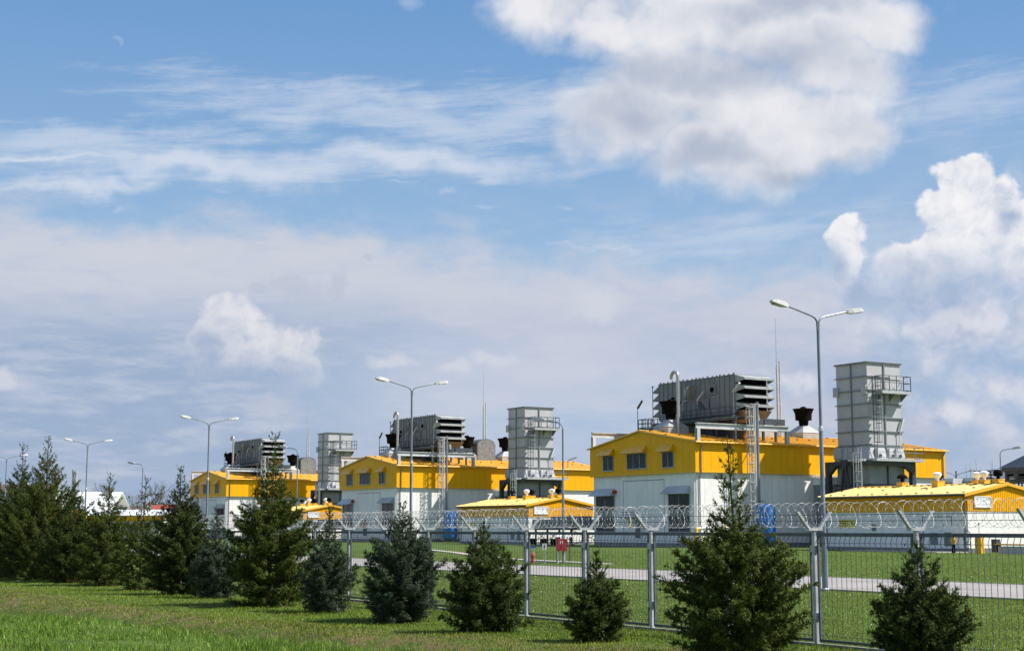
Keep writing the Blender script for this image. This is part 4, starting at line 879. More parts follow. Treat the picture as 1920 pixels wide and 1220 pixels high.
# ------------------------------------------------------------------ street lamps
def lamp_head(mb_parent, tip, d, s=1.):
    """luminaire at the end of an arm; d = horizontal unit direction"""
    tip = Vector(tip); d = Vector(d); sd = Vector((-d.y, d.x, 0)); up = Vector((0, 0, 1)); e = d * math.cos(.16) + up * math.sin(.16); u2 = up * math.cos(.16) - d * math.sin(.16)
    def ring(a, w, t, b): return [tip + e * a * s + sd * w * s - u2 * b * s, tip + e * a * s - sd * w * s - u2 * b * s, tip + e * a * s - sd * w * .75 * s + u2 * t * s, tip + e * a * s + sd * w * .75 * s + u2 * t * s]
    m = MB(); secs = [(-.06, .05, .04, .03), (0, .09, .07, .06), (.22, .15, .11, .08), (.62, .17, .10, .07), (.80, .10, .03, .03)]
    rs = [ring(*q) for q in secs]
    for a, b in zip(rs[:-1], rs[1:]): m.add(a + b, [(0, 1, 5, 4), (1, 2, 6, 5), (2, 3, 7, 6), (3, 0, 4, 7)])
    m.add(rs[0], [(0, 3, 2, 1)]); m.add(rs[-1], [(0, 1, 2, 3)])
    h = m.build('luminaire', LUM, mb_parent, smooth=False)
    m = MB(); m.hexa([tip + e * a * s + sd * w * s - u2 * b * s for a, w, b in ((.2, .1, .10), (.2, -.1, .10), (.66, -.12, .10), (.66, .12, .10))] + [tip + e * a * s + sd * w * s - u2 * b * s for a, w, b in ((.18, .12, .07), (.18, -.12, .07), (.7, -.13, .06), (.7, .13, .06))])
    m.build('lens', LENS, h)
def double_lamp(x, y, lab, lean=0.):
    L = thing('street_lamp', lab, 'street lamp', (x, y, 0), 'twin armed street lamps along the inner road')
    p = MB().rod((0, 0, 0), (0, 0, 1.4), .105, 12).rod((0, 0, 1.4), (0, 0, 5.5), .08, 12, .07).rod((0, 0, 5.5), (0, 0, 8.95), .055, 12).build('pole', POLE, L, smooth=True)
    MB().lathe([(.13, 0), (.13, .06), (.105, .1)], n=10).build('base_collar', GALV, p); MB().lathe([(.085, 5.42), (.085, 5.52), (.06, 5.6)], n=10).build('joint_collar', GALV, p); MB().box(-.03, .03, -.115, -.09, .6, 1.1).build('service_hatch', GALVD, p)
    for s in (-1, 1):
        MB().tube([(0, .03 * s, 8.9), (0, .04 * s, 9.22), (0, .12 * s, 9.34), (0, .3 * s, 9.42), (0, 1.4 * s, 9.68)], .035, 8).build('arm', POLE, L, smooth=True)
        lamp_head(L, (0, 1.4 * s, 9.68), (0, s, 0), .9)
    L.rotation_euler.y = lean
labs = ['largest and nearest twin armed street lamp, at the right beside the exhaust tower', 'second nearest twin armed street lamp, in front of the middle hall', 'twin armed street lamp before the farthest hall, left of centre', 'twin armed street lamp above the spruces at the left', 'twin armed street lamp at the left edge, its left arm cut off by the frame', 'tiny twin armed lamp far along the road at the left']
for k in range(6): double_lamp(-38.2 - 30.6 * k, 35.7, labs[k])
def single_lamp(x, y, H, d, lab):
    L = thing('yard_lamp', lab, 'lamp post', (x, y, 0), 'single armed yard lamps')
    d = Vector(d).normalized(); top = [(0, 0, H - .5)] + [tuple(Vector((0, 0, H - .5)) + Vector((0, 0, .5 * math.sin(t))) + d * (.5 - .5 * math.cos(t))) for t in frange(.2, PI / 2, 5)] + [tuple(d * 1.25 + Vector((0, 0, H + .12)))]
    MB().rod((0, 0, 0), (0, 0, H * .5), .085, 8, .075).rod((0, 0, H * .5), (0, 0, H - .45), .055, 8).build('pole', POLE, L); MB().tube(top, .04, 8).build('arm', POLE, L, smooth=True)
    lamp_head(L, d * 1.25 + Vector((0, 0, H + .12)), d, 1.2)
lft = -RGT
single_lamp(-77.0, 50.5, 8.65, (-.9, -.5, 0), 'single curved arm lamp in front of the middle exhaust tower')
single_lamp(-121.5, 51.8, 9.05, (-.9, -.5, 0), 'single curved arm lamp right of the farthest filter house')
single_lamp(-160.5, 50.2, 9.05, (-.9, -.5, 0), 'single curved arm lamp among the spruces at the left, by the bare trees')
single_lamp(-106.0, 124.0, 10.2, (.75, .6, 0), 'single arm lamp behind the nearest annex, at the right edge')
c2w = lambda X, Z: (RGT.x * X + FW0.x * Z, RGT.y * X + FW0.y * Z)
def small_double(X, Z, H, lab):
    x, y = c2w(X, Z); L = thing('yard_lamp', lab, 'lamp post', (x, y, 0), 'distant lamp posts'); MB().rod((0, 0, 0), (0, 0, H), .09, 6).build('pole', POLE, L)
    for s in (-1, 1):
        e = RGT * s * 2.0; MB().tube([(0, 0, H - .1), (e.x * .3, e.y * .3, H + .3), (e.x, e.y, H + .7)], .05, 5).build('arm', POLE, L); lamp_head(L, (e.x, e.y, H + .7), RGT * s, 1.3)
small_double((1788 - 960) / FPX * 215, 215, 9.6, 'small twin armed lamp far off above the nearest annex roof')
small_double(-126, 300, 13, 'tiny pale twin armed lamp above the red roofed shed')
for i, (px, top) in enumerate(((1808, 871), (1816, 868), (1827, 861), (1855, 866), (1857.5, 860), (1895, 864))):
    Z = 205 + i * 3; X = (px - 960) / FPX * Z; x, y = c2w(X, Z); H = EYE + (990 - top) / FPX * Z * 1.0
    m = MB().rod((0, 0, 0), (0, 0, H * .72), .07, 5).rod((0, 0, H * .72), (0, 0, H), .035, 4, .015)
    m.build('antenna_rod', GALVD, None, (x, y, 0), label=['first', 'second', 'third', 'fourth', 'fifth', 'sixth'][i] + ' thin rod from the left among the six standing far behind the nearest annex', cat='mast', group='thin rods behind the nearest annex')
for i, (px, top, wd) in enumerate(((1784, 898, 1.6), (1817, 897, 3.0), (1853, 895, 2.4))):
    Z = 200; X = (px - 960) / FPX * Z; x, y = c2w(X, Z); H = EYE + (990 - top) / FPX * Z
    b = thing('plant_cabinet', ['pale grey box cabinet behind the left part of the nearest annex ridge', 'pale grey cabinet with a short pipe, behind the middle of the nearest annex ridge', 'pale grey cabinet behind the annex ridge, near the black ball vent'][i], 'cabinet', (x, y, 0), 'pale cabinets behind the nearest annex')
    MB().box(-wd / 2, wd / 2, -1, 1, 0, H).build('housing', TURQ, b); MB().rod((wd * .3, 0, H), (wd * .3, 0, H + 1.0), .12, 6).build('pipe', GALVD, b); MB().box(-wd / 2 + .2, wd / 2 - .2, -1.04, -1.002, H - 1.5, H - .5).build('grille', TOWD, b)

# dark roofed steel structure at the right edge
Z = 178; X = (1935 - 960) / FPX * Z; x, y = c2w(X, Z)
s = thing('steel_rack_house', 'dark hip roofed structure on a railed steel frame at the right edge of the picture', 'steel structure', (x, y, 0)); s.rotation_euler.z = 0
zt = lambda py: EYE + (990 - py) / FPX * Z
MB().hexa([(-3.2, -2.6, zt(878)), (3.2, -2.6, zt(878)), (3.2, 2.6, zt(878)), (-3.2, 2.6, zt(878)), (-.6, -.6, zt(853)), (.6, -.6, zt(853)), (.6, .6, zt(853)), (-.6, .6, zt(853))]).build('hip_roof', pm('slate_blue_roof', (.05, .065, .085), .4, var=.1), s)
MB().box(-3.0, 3.0, -2.4, 2.4, zt(884), zt(878)).build('eaves', TOWD, s); MB().box(-2.6, 2.6, -2.1, 2.1, zt(902), zt(884)).build('housing', TOWD, s)
for xx in (-2.2, -.4, 1.4): MB().box(xx, xx + .9, -2.16, -2.11, zt(898), zt(888)).build('opening', BLACKM, s)
MB().box(-1.6, -.9, -2.5, -2.17, zt(900), zt(894)).build('junction_box', WSIGN, s)
m = MB()
for xx in (-6.5, -5.3, -4.1, -2.9, 0, 3): m.box(xx - .08, xx + .08, -2.9, -2.75, 0, zt(884)).box(xx - .08, xx + .08, 2.6, 2.75, 0, zt(884))
for zz in (zt(882), zt(889), zt(896), zt(903)): m.box(-6.6, 3, -2.95, -2.85, zz - .06, zz + .06).box(-6.6, -6.5, -2.9, 2.7, zz - .06, zz + .06)
m.build('steel_frame', STEELD, s); MB().box(-6.6, 3.2, -2.9, 2.7, zt(905), zt(903)).build('deck', STEELD, s)

# ------------------------------------------------------------------ buildings far off at the left
def far_house(name, lab, px0, px1, ytop, yeave, ybot, Z, roofm, wallm, depth=10, cat='building', flat=False, band=None, win=0):
    X0, X1 = (px0 - 960) / FPX * Z, (px1 - 960) / FPX * Z; zz = lambda py: EYE + (990 - py) / FPX * Z
    x, y = c2w((X0 + X1) / 2, Z); b = thing(name, lab, cat, (x, y, 0)); b.rotation_euler.z = math.atan2(RGT.y, RGT.x); w = (X1 - X0) / 2
    MB().box(-w, w, 0, depth, 0, zz(yeave) - .02).build('wall', wallm, b)
    if flat: MB().box(-w - .2, w + .2, -.3, depth + .3, zz(yeave), zz(ytop)).build('roof', roofm, b)
    else:
        r = MB().prism([(-.5, zz(yeave)), (depth / 2, zz(ytop)), (depth + .5, zz(yeave)), (depth / 2, zz(ytop) - .3)], 'x', -w - .3, w + .3).build('roof', roofm, b)
        n = max(3, int(w * 2 / 1.4)); me = MB().hexa([(-.04, -.5, zz(yeave) + .01), (.04, -.5, zz(yeave) + .01), (.04, depth / 2, zz(ytop) + .01), (-.04, depth / 2, zz(ytop) + .01), (-.04, -.5, zz(yeave) + .09), (.04, -.5, zz(yeave) + .09), (.04, depth / 2, zz(ytop) + .09), (-.04, depth / 2, zz(ytop) + .09)]).mesh('seam')
        for i in range(1, n): link('seam', me, roofm, r, (-w + i * 2 * w / n, 0, 0))
    if band: MB().box(-w - .05, w + .05, -.06, -.01, zz(band[1]), zz(band[0])).build('band', YEL, b)
    for i in range(win):
        xx = -w + (i + .5) * 2 * w / win; f = MB().box(xx - .6, xx + .6, -.05, 0.01, zz(ybot) - .1 + 1.0, zz(ybot) + 2.0).build('window', FRAMEG, b); MB().box(xx - .5, xx + .5, -.08, -.052, zz(ybot) + 1.0, zz(ybot) + 1.9).build('pane', GLASS, f)
    return b
WROOF = pm('white_metal_roof', (.72, .73, .74), .35, var=.05, scale=.4)
b = far_house('white_roofed_hall', 'hall with a broad white pitched roof behind the left spruces', 98, 214, 921, 956, 985, 330, WROOF, WHITE, 16, band=(958, 966), win=6)
MB().box(3.6, 5.2, 6, 7, 8.2, 11.2).build('vent_box', HOODG, b)
far_house('long_low_hall', 'long low white hall with a pale roof and yellow band between the spruces', 150, 312, 955, 966, 1000, 262, WROOF, WHITE, 11, band=(968, 977), win=8)
far_house('yellow_gabled_annex', 'low yellow and white building mostly hidden behind the left spruces', 20, 140, 955, 962, 1000, 240, YROOF, YEL, 9, win=4)
far_house('red_roofed_shed', 'shed with a red roof and grey wall behind the dark spruce', 286, 352, 946, 962, 985, 300, RROOF, TURQ, 8, win=2)
far_house('brown_roofed_house', 'house with a dark brown roof behind the leftmost spruces', -40, 84, 907, 925, 960, 340, BROOF, HOODG, 14, win=4)
far_house('low_dark_shed', 'low dark roofed shed left of the red roof', 224, 290, 948, 958, 985, 380, BROOF, TURQ, 8, win=2)
for i, (px, top) in enumerate(((141, 882), (146, 884), (114, 883))):
    Z = 300; x, y = c2w((px - 960) / FPX * Z, Z); c = thing('thin_chimney', ['pale thin chimney behind the twin topped spruces, left one of the pair', 'pale thin chimney behind the twin topped spruces, right one of the pair', 'short pale chimney between the two tall leftmost spruce tops'][i], 'chimney', (x, y, 0), 'thin pale chimneys')
    MB().rod((0, 0, 0), (0, 0, EYE + (990 - top) / FPX * Z), .28, 8, .22).build('shaft', HOODG, c); MB().rod((0, 0, EYE + (990 - top) / FPX * Z - .5), (0, 0, EYE + (990 - top) / FPX * Z), .3, 8).build('collar', HOODG, c)
Z = 280; x, y = c2w((284 - 960) / FPX * Z, Z); c = thing('round_sign', 'small red and white sign on a post before the bare tree', 'sign', (x, y, 0)); c.rotation_euler.z = math.atan2(RGT.y, RGT.x)
MB().rod((0, 0, 0), (0, 0, 7.3), .07, 6).build('post', WSIGN, c); MB().box(-.35, .35, -.06, -.0, 5.6, 7.3).build('panel', WSIGN, c); MB().rod((0, -.1, 6.6), (0, -.062, 6.6), .3, 12).build('red_disc', RED, c)

# ------------------------------------------------------------------ security fence
FY = 18.9
fence = thing('security_fence', 'grey steel mesh fence topped with Y shaped arms and razor wire coils behind the spruces', 'fence', (0, 0, 0))
posts_x = [-15.51 - 2.482 * k for k in range(17)]; FZ = -.02
pm_ = MB().box(-.035, .035, -.035, .035, -.1, 2.09).mesh('post')
cr = MB().box(-.055, .055, -.17, .17, 2.08, 2.13).mesh('cap_plate')
def arm_mesh(s):
    a, b = Vector((0, s * .13, 2.11)), Vector((0, s * .40, 2.42)); d = (b - a).normalized(); u = Vector((0, -d.z * s, d.y * s)) * .042
    return MB().hexa([(-.03, a.y - abs(u.y), a.z), (.03, a.y - abs(u.y), a.z), (.03, a.y + abs(u.y), a.z), (-.03, a.y + abs(u.y), a.z), (-.03, b.y - abs(u.y), b.z), (.03, b.y - abs(u.y), b.z), (.03, b.y + abs(u.y), b.z), (-.03, b.y + abs(u.y), b.z)]).mesh('arm')
am = {s: arm_mesh(s) for s in (-1, 1)}
clm = MB().box(-.065, .065, -.055, .045, -.06, .06).mesh('clamp')
for x in posts_x:
    p = link('post', pm_, GALV, fence, (x, FY, FZ)); link('cap_plate', cr, GALV, p)
    for s in (-1, 1): link('arm', am[s], GALV, p)
    for z in (.55, 1.75): link('clamp', clm, GALV, p, (0, 0, z))
NW = 18; PW = 2.482 - .16
fr = MB().box(0, PW, -.028, .028, 1.975, 2.04).box(0, PW, -.02, .02, .10, .15).box(0, .04, -.02, .02, .15, 1.98).box(PW - .04, PW, -.02, .02, .15, 1.98)
for z, yy in ((1.86, -.045), (1.02, -.012), (.22, -.045)): fr.rod((.03, yy, z), (PW - .03, yy, z), .0055, 4).rod((.03, yy + .014, z), (PW - .03, yy + .014, z), .0055, 4)
fr = fr.mesh('panel_frame')
wr = MB().tube([(0, 0, 1.98), (0, -.04, 1.87), (0, -.04, 1.85), (0, -.006, 1.78), (0, -.006, .3), (0, -.04, .23), (0, -.04, .21), (0, 0, .14)], .0052, 4).mesh('wire')
for x in posts_x[1:]:
    f = link('mesh_panel', fr, MESHM, fence, (x + .08, FY, FZ))
    for i in range(NW): link('wire', wr, MESHM, f, (.04 + (i + .5) * (PW - .08) / NW, 0, 0))
MB().box(posts_x[-1] - 1, posts_x[0] + 1, FY - .05, FY + .09, -.25, .045).build('plinth', CONC, fence)
for s, z in ((-1, 2.36), (-1, 2.25), (1, 2.36), (1, 2.25)):
    yy = FY + s * (.13 + (z - 2.11) * .87); MB().rod((posts_x[-1], yy, z + FZ), (posts_x[0], yy, z + FZ), .004, 4).build('strand', MESHM, fence)
def coil(seed):
    rr = random.Random(seed); m = MB(); R = .225; n = 12; L = 2.482; per = 22
    for sgn, ph in ((1, 0.), (-1, .5)):
        pts = []; js = [rr.uniform(-.016, .016) for _ in range(n + 2)]
        for i in range(n * per + 1):
            t = i / per; a = 2 * PI * t * sgn + ph; k = int(t); jj = js[k] + (js[k + 1] - js[k]) * (t - k)
            tilt = .085 * math.sin(a + .6)
            pts.append(Vector((L * t / n + tilt * sgn + jj * 3, (R + jj) * math.cos(a), 2.36 + (R + jj) * math.sin(a))))
        m.tube(pts, .0026, 3)
        for i in range(0, len(pts) - 1, 2):
            p = pts[i]; d = (pts[i + 1] - p).normalized(); u = Vector((0, p.y, p.z - 2.36)).normalized(); q = p + d * .012
            m.add([q + u * .011 - d * .016, q + d * .016, q - u * .011 - d * .016, q - d * .016], [(0, 1, 2, 3)])
    return m.mesh('razor_coil')
cms = [coil(s) for s in range(3)]
for i, x in enumerate(posts_x[1:]): link('razor_coil', cms[i % 3], RAZOR, fence, (x, FY, FZ))

# ------------------------------------------------------------------ spruces
def needle_mat(name, c1, c2, c3):
    m = bpy.data.materials.new(name); m.use_nodes = True; t = m.node_tree; N = t.nodes; L = t.links; b = N['Principled BSDF']
    g = N.new('ShaderNodeTexCoord').outputs['Object']
    n1 = N.new('ShaderNodeTexNoise'); n1.inputs['Scale'].default_value = 2.2; n1.inputs['Detail'].default_value = 3; L.new(g, n1.inputs[0])
    n2 = N.new('ShaderNodeTexNoise'); n2.inputs['Scale'].default_value = 28; n2.inputs['Detail'].default_value = 2; L.new(g, n2.inputs[0])
    def mx(f, a, c, lo, hi):
        r = N.new('ShaderNodeMapRange'); L.new(f, r.inputs[0]); r.inputs[1].default_value = lo; r.inputs[2].default_value = hi
        n = N.new('ShaderNodeMix'); n.data_type = 'RGBA'; L.new(r.outputs[0], n.inputs[0])
        for k, v in ((6, a), (7, c)):
            if hasattr(v, 'is_linked'): L.new(v, n.inputs[k])
            else: n.inputs[k].default_value = (*v, 1)
        return n.outputs[2]
    col = mx(n2.outputs[0], mx(n1.outputs[0], c1, c2, .38, .62), c3, .52, .75)
    L.new(col, b.inputs['Base Color']); b.inputs['Roughness'].default_value = .6; b.inputs['Specular IOR Level'].default_value = .15
    tr = N.new('ShaderNodeBsdfTranslucent'); L.new(col, tr.inputs[0]); ms_ = N.new('ShaderNodeMixShader'); ms_.inputs[0].default_value = .22
    L.new(b.outputs[0], ms_.inputs[1]); L.new(tr.outputs[0], ms_.inputs[2]); L.new(ms_.outputs[0], N['Material Output'].inputs[0]); return m
NG = needle_mat('spruce_needles_olive', (.050, .072, .012), (.082, .108, .016), (.19, .21, .035))
NGD = needle_mat('spruce_needles_dark', (.032, .052, .012), (.056, .080, .015), (.135, .16, .03))
NB = needle_mat('spruce_needles_blue', (.036, .058, .032), (.062, .086, .048), (.135, .165, .095))
def rot_frames(d):
    a = np.cross(d, np.array([0, 0, 1.])); l = np.linalg.norm(a, axis=1, keepdims=True); a = np.where(l > 1e-3, a / np.maximum(l, 1e-6), np.array([1., 0, 0])); return a, np.cross(a, d)
def spruce(x, y, H, R, lab, mt, seed, dens=1., Z0T=99, prof=None, spire=.2, clumpy=1.):
    rg = np.random.default_rng(seed); z0 = float(hgt(x, y))
    T = thing('spruce_tree', lab, 'tree', (x, y, z0 - .03), 'young spruces along the fence')
    prof = prof or [(0, .55), (.06, .8), (.22, 1.), (.36, .93), (.48, .62), (.6, .40), (.75, .28), (.88, .15), (1, .03)]
    ph, pr_ = zip(*prof)
    bend = rg.uniform(-.03, .03, 2) * H
    def axis_pt(h): t = h / H; return np.array([bend[0] * t * t, bend[1] * t * t, h])
    MB().tube([tuple(axis_pt(h)) for h in frange(0, H, 10)], [max(.006, .013 * H * (1 - .93 * i / 10) ** 1.1 + .004) for i in range(11)], 7).build('trunk', BARK, T)
    tw0, tw1, bw = [], [], []       # twig start, twig end; branch polylines
    gap = .10 * (H / 3.) ** .45 / dens ** .5; h = .03 * H
    hs = []
    while h < H * .985:
        t = h / H; hs.append(h); h += gap * (1 + (4.5 if H > 3.6 and R > 1. and Z0T < 30 else 1.3) * max(0, t - .46) + .25 * rg.random())
    for h in hs:
        t = h / H; nb = max(3, int((11 if t < .5 else 7 if t < .85 else 4) * (.8 + .4 * rg.random()))); a0 = rg.random() * 6.28
        for k in range(nb):
            az = a0 + 6.283 * k / nb + rg.normal() * .22
            # branches on the windward side are a bit shorter, single ones reach out
            L = R * np.interp(t, ph, pr_) * (rg.uniform(.80, 1.06) if rg.random() < .93 else rg.uniform(1.02, 1.22)) * (1 + .1 * math.sin(az * 2 + seed))
            L = max(L, .05 * H)
            el0 = np.interp(t, [0, .3, .6, 1], [-.22, .12, .42, .95]) + rg.normal() * .10; el1 = el0 + np.interp(t, [0, .5, 1], [.75, .62, .35])
            ns = 7; p = axis_pt(h + rg.normal() * gap * .3); pts = [p]; st = L / ns
            for i in range(ns):
                e = el0 + (el1 - el0) * (i / ns) ** 1.4; az += rg.normal() * .05
                p = p + st * np.array([math.cos(az) * math.cos(e), math.sin(az) * math.cos(e), math.sin(e)]); pts.append(p)
            pts = np.array(pts); bw.append((pts, .004 + .006 * L))
            # twigs along the branch: both sides plus some above and below, longer towards the middle
            nt_ = max(4, int(L / (.026 if t < .6 else .040) * dens * clumpy))
            u = np.sort(rg.uniform(.18 if L > .3 else .05, 1., nt_)); f = u * ns; i0 = np.minimum(f.astype(int), ns - 1); fr_ = (f - i0)[:, None]
            P = pts[i0] * (1 - fr_) + pts[i0 + 1] * fr_; dd = pts[i0 + 1] - pts[i0]; dd /= np.linalg.norm(dd, axis=1, keepdims=True)
            A, B = rot_frames(dd); roll = rg.normal(0, .55, nt_) + np.where(rg.random(nt_) < .5, 0, PI); roll = np.where(rg.random(nt_) < .22, rg.uniform(0, 6.28, nt_), roll)
            ang = rg.uniform(.55, 1.0, nt_)
            TD = dd * np.cos(ang)[:, None] + (A * np.cos(roll)[:, None] + B * np.sin(roll)[:, None]) * np.sin(ang)[:, None]; TD[:, 2] += .16
            TD /= np.linalg.norm(TD, axis=1, keepdims=True)
            tl = (.05 + .17 * np.minimum(1, L / .8) * (1 - u * .75)) * rg.uniform(.7, 1.25, nt_) * (1.0 if t < .8 else .7)
            tw0.append(P); tw1.append(P + TD * tl[:, None])
            # second order twiglets on the long twigs
            big = tl > .10
            if big.any():
                for rep in range(2):
                    q = rg.uniform(.35, .8, big.sum())[:, None]; P2_ = P[big] + TD[big] * tl[big][:, None] * q; A2, B2 = rot_frames(TD[big]); r2 = rg.uniform(0, 6.28, big.sum())
                    T2 = TD[big] * .65 + (A2 * np.cos(r2)[:, None] + B2 * np.sin(r2)[:, None]) * .75
                    tw0.append(P2_); tw1.append(P2_ + T2 * (tl[big] * .5)[:, None])
            tw0.append(pts[-2:-1]); tw1.append(pts[-1:] + (pts[-1:] - pts[-2:-1]) / np.linalg.norm(pts[-1] - pts[-2]) * rg.uniform(.03, .13))
    tw0.append(np.array([axis_pt(H * .9), axis_pt(H * .95)])); tw1.append(np.array([axis_pt(H * .95), axis_pt(H * 1.0)]))
    P0 = np.concatenate(tw0); P1 = np.concatenate(tw1); keep = (P0[:, 2] > .02); P0, P1 = P0[keep], P1[keep]; P1[:, 2] = np.maximum(P1[:, 2], .01)
    D_ = P1 - P0; Lt = np.linalg.norm(D_, axis=1); Dn = D_ / np.maximum(Lt, 1e-5)[:, None]
    # needles: narrow triangles leaning forward round every twig
    per = NPER; n = len(P0) * per; ii = np.repeat(np.arange(len(P0)), per); u = rg.random(n); A, B = rot_frames(Dn); A = A[ii]; B = B[ii]; r = rg.uniform(0, 6.283, n)
    side = A * np.cos(r)[:, None] + B * np.sin(r)[:, None]; base = P0[ii] + D_[ii] * u[:, None]
    tipd = side * .8 + Dn[ii] * .65 + rg.normal(0, .08, (n, 3)); nl = rg.uniform(.022, .034, n) * NSC; wv = np.cross(tipd, side + .01); wv = np.cross(tipd, Dn[ii]); wv /= np.maximum(np.linalg.norm(wv, axis=1, keepdims=True), 1e-5); nw = .0042 * NSC
    v = np.stack([base - wv * nw, base + wv * nw, base + tipd * nl[:, None]], 1).reshape(-1, 3)
    me = npmesh('crown', v, np.arange(3 * n).reshape(-1, 3)); cr_ = link('crown', me, mt, T)
    b = MB()
    for pts, r_ in bw: b.tube([tuple(q) for q in pts[::2]], [r_ * (1 - .8 * i / 3) for i in range(len(pts[::2]))], 3)
    b.build('branches', BARK, T, kind='stuff')
    return len(P0)
NPER, NSC = 11, 1.75
NTRI = 0
TREES = [  # px, H, width px, Z, material, dens, label
    (-8, 4.9, 150, 69, NGD, .75, 'dark spruce cut off by the left edge of the picture', None),
    (46, 5.6, 180, 65, NGD, .85, 'tall dark spruce with bare leader, leftmost of the tall pair', 'tall'),
    (92, 5.9, 225, 61.3, NG, .8, 'tallest broad spruce at the left, second top from the edge', 'tall'),
    (148, 3.9, 140, 58.5, NGD, .8, 'bushy dark spruce filling the gap right of the tallest left spruce', None),
    (207, 4.15, 120, 55.5, NG, .7, 'open olive spruce before the white roofed hall', 'open'),
    (272, 3.75, 90, 51.4, NG, .55, 'thin sparse spruce under the single curved lamp', 'open'),
    (345, 4.0, 128, 48, NGD, 1., 'dense dark cone shaped spruce left of the farthest hall', 'cone'),
    (410, 2.7, 92, 45.5, NB, .8, 'small bluish spruce in front of the farthest hall gable', None),
    (512, 4.75, 190, 41.4, NG, .9, 'large tiered spruce with open top in front of the farthest hall side wall', 'tall'),
    (618, 2.6, 112, 38.2, NB, .85, 'small bluish spruce with a thin leader left of the middle hall', 'spire'),
    (755, 2.75, 162, 34.7, NB, 1., 'broad blue green spruce below the middle hall', 'cone'),
    (912, 2.25, 158, 31.1, NGD, 1., 'round based dark spruce before the middle annex', 'cone'),
    (1116, 1.62, 112, 28.3, NGD, 1., 'smallest short spruce with visible stem, right of the red cabinet', 'cone'),
    (1376, 3.68, 245, 25.0, NG, 1., 'biggest foreground spruce with wide skirt and sparse tall spire', 'big'),
    (1712, 1.95, 172, 22.4, NGD, 1., 'short conical spruce by the fence at the right', 'cone'),
    (1985, 1.9, 150, 20.3, NGD, .8, 'spruce reaching in at the right edge with one branch', None)]
PROF = {'tall': [(0, .65), (.08, .9), (.25, 1.), (.4, .82), (.52, .55), (.66, .35), (.8, .2), (.9, .1), (1, .02)],
        'open': [(0, .6), (.1, .95), (.3, 1.), (.5, .72), (.7, .42), (.85, .25), (1, .03)],
        'cone': [(0, .55), (.08, .82), (.24, 1.), (.42, .86), (.6, .58), (.75, .36), (.88, .18), (1, .03)],
        'spire': [(0, .55), (.1, .85), (.28, 1.), (.45, .82), (.6, .5), (.72, .3), (.85, .14), (1, .03)],
        'big': [(0, .62), (.07, .82), (.2, .98), (.33, 1.), (.42, .74), (.49, .44), (.58, .33), (.72, .25), (.88, .15), (1, .03)], None: None}
for i, (px, H, wpx, Z, mt, dn, lab, pf) in enumerate(TREES):
    X = (px - 960) / FPX * Z; x, y = c2w(X, Z); R = wpx / 2 / FPX * Z * 1.1
    NTRI += NPER * spruce(x, y, H, R, lab, mt, 100 + i, dn, Z, PROF[pf])

print('needle triangles', NTRI)
# bare trees far off
def bare_tree(px, top, Z, lab, seed, spread=.9):
    rr = random.Random(seed); x, y = c2w((px - 960) / FPX * Z, Z); H = EYE + (990 - top) / FPX * Z; T = thing('bare_tree', lab, 'tree', (x, y, 0), 'leafless trees behind the plant')
    tr = MB(); tw = MB()
    def grow(p, d, L, r, lv):
        q = p + d * L; (tr if lv < 3 else tw).rod(p, q, r, 5 if lv < 3 else 3, r * .7, False)
        if lv >= 7: return
        for k in range(2 if lv else 3):
            a = Vector((rr.gauss(0, 1), rr.gauss(0, 1), rr.gauss(0, .5))).normalized(); nd = (d + a * (.55 if lv else .5) * spread + Vector((0, 0, .12))).normalized(); grow(q, nd, L * rr.uniform(.68, .88), r * .68, lv + 1)
    grow(Vector((0, 0, 0)), Vector((0, 0, 1)), H * .24, H * .017, 0); tr.build('trunk', DBARK, T); tw.build('twigs', DBARK, T)
bare_tree(284, 895, 330, 'leafless round crowned tree right of the curved lamp', 3)
bare_tree(262, 925, 380, 'smaller leafless tree left of the round crowned one', 5)
bare_tree(186, 903, 400, 'leafless tree above the white roofed hall', 8)
bare_tree(322, 918, 390, 'leafless tree behind the red roofed shed', 9)
bare_tree(236, 930, 420, 'low leafless tree between the white roof and the lamp', 12)
def wood(name, Z0, Z1, X0, X1, h, n, seed):
    rg = np.random.default_rng(seed); vs = []
    Zs = rg.uniform(Z0, Z1, n); Xs = rg.uniform(X0, X1, n); hh = h * (.55 + .45 * rg.random(n)) * (1 + .35 * np.sin(Xs / 37)); 
    px_, py_ = RGT.x * Xs + FW0.x * Zs, RGT.y * Xs + FW0.y * Zs
    k = 46; c = np.stack([px_, py_, np.zeros(n)], 1)[:, None, :] + np.stack([rg.normal(0, 3.2, (n, k)), rg.normal(0, 3.2, (n, k)), hh[:, None] * np.clip(rg.beta(2.2, 1.6, (n, k)), .03, 1)], 2)
    c = c.reshape(-1, 3); m = len(c); o = rg.normal(0, 1, (m, 3, 3)) * np.array([.95, .95, .8]); v = (c[:, None, :] + o).reshape(-1, 3); v[:, 2] = np.maximum(v[:, 2], 0)
    link(name, npmesh(name, v, np.arange(3 * m).reshape(-1, 3)), pm('distant_wood', (.075, .075, .06), .95, var=.3, scale=.05), kind='stuff')
wood('distant_wood', 700, 1100, -560, 420, 15, 700, 4)

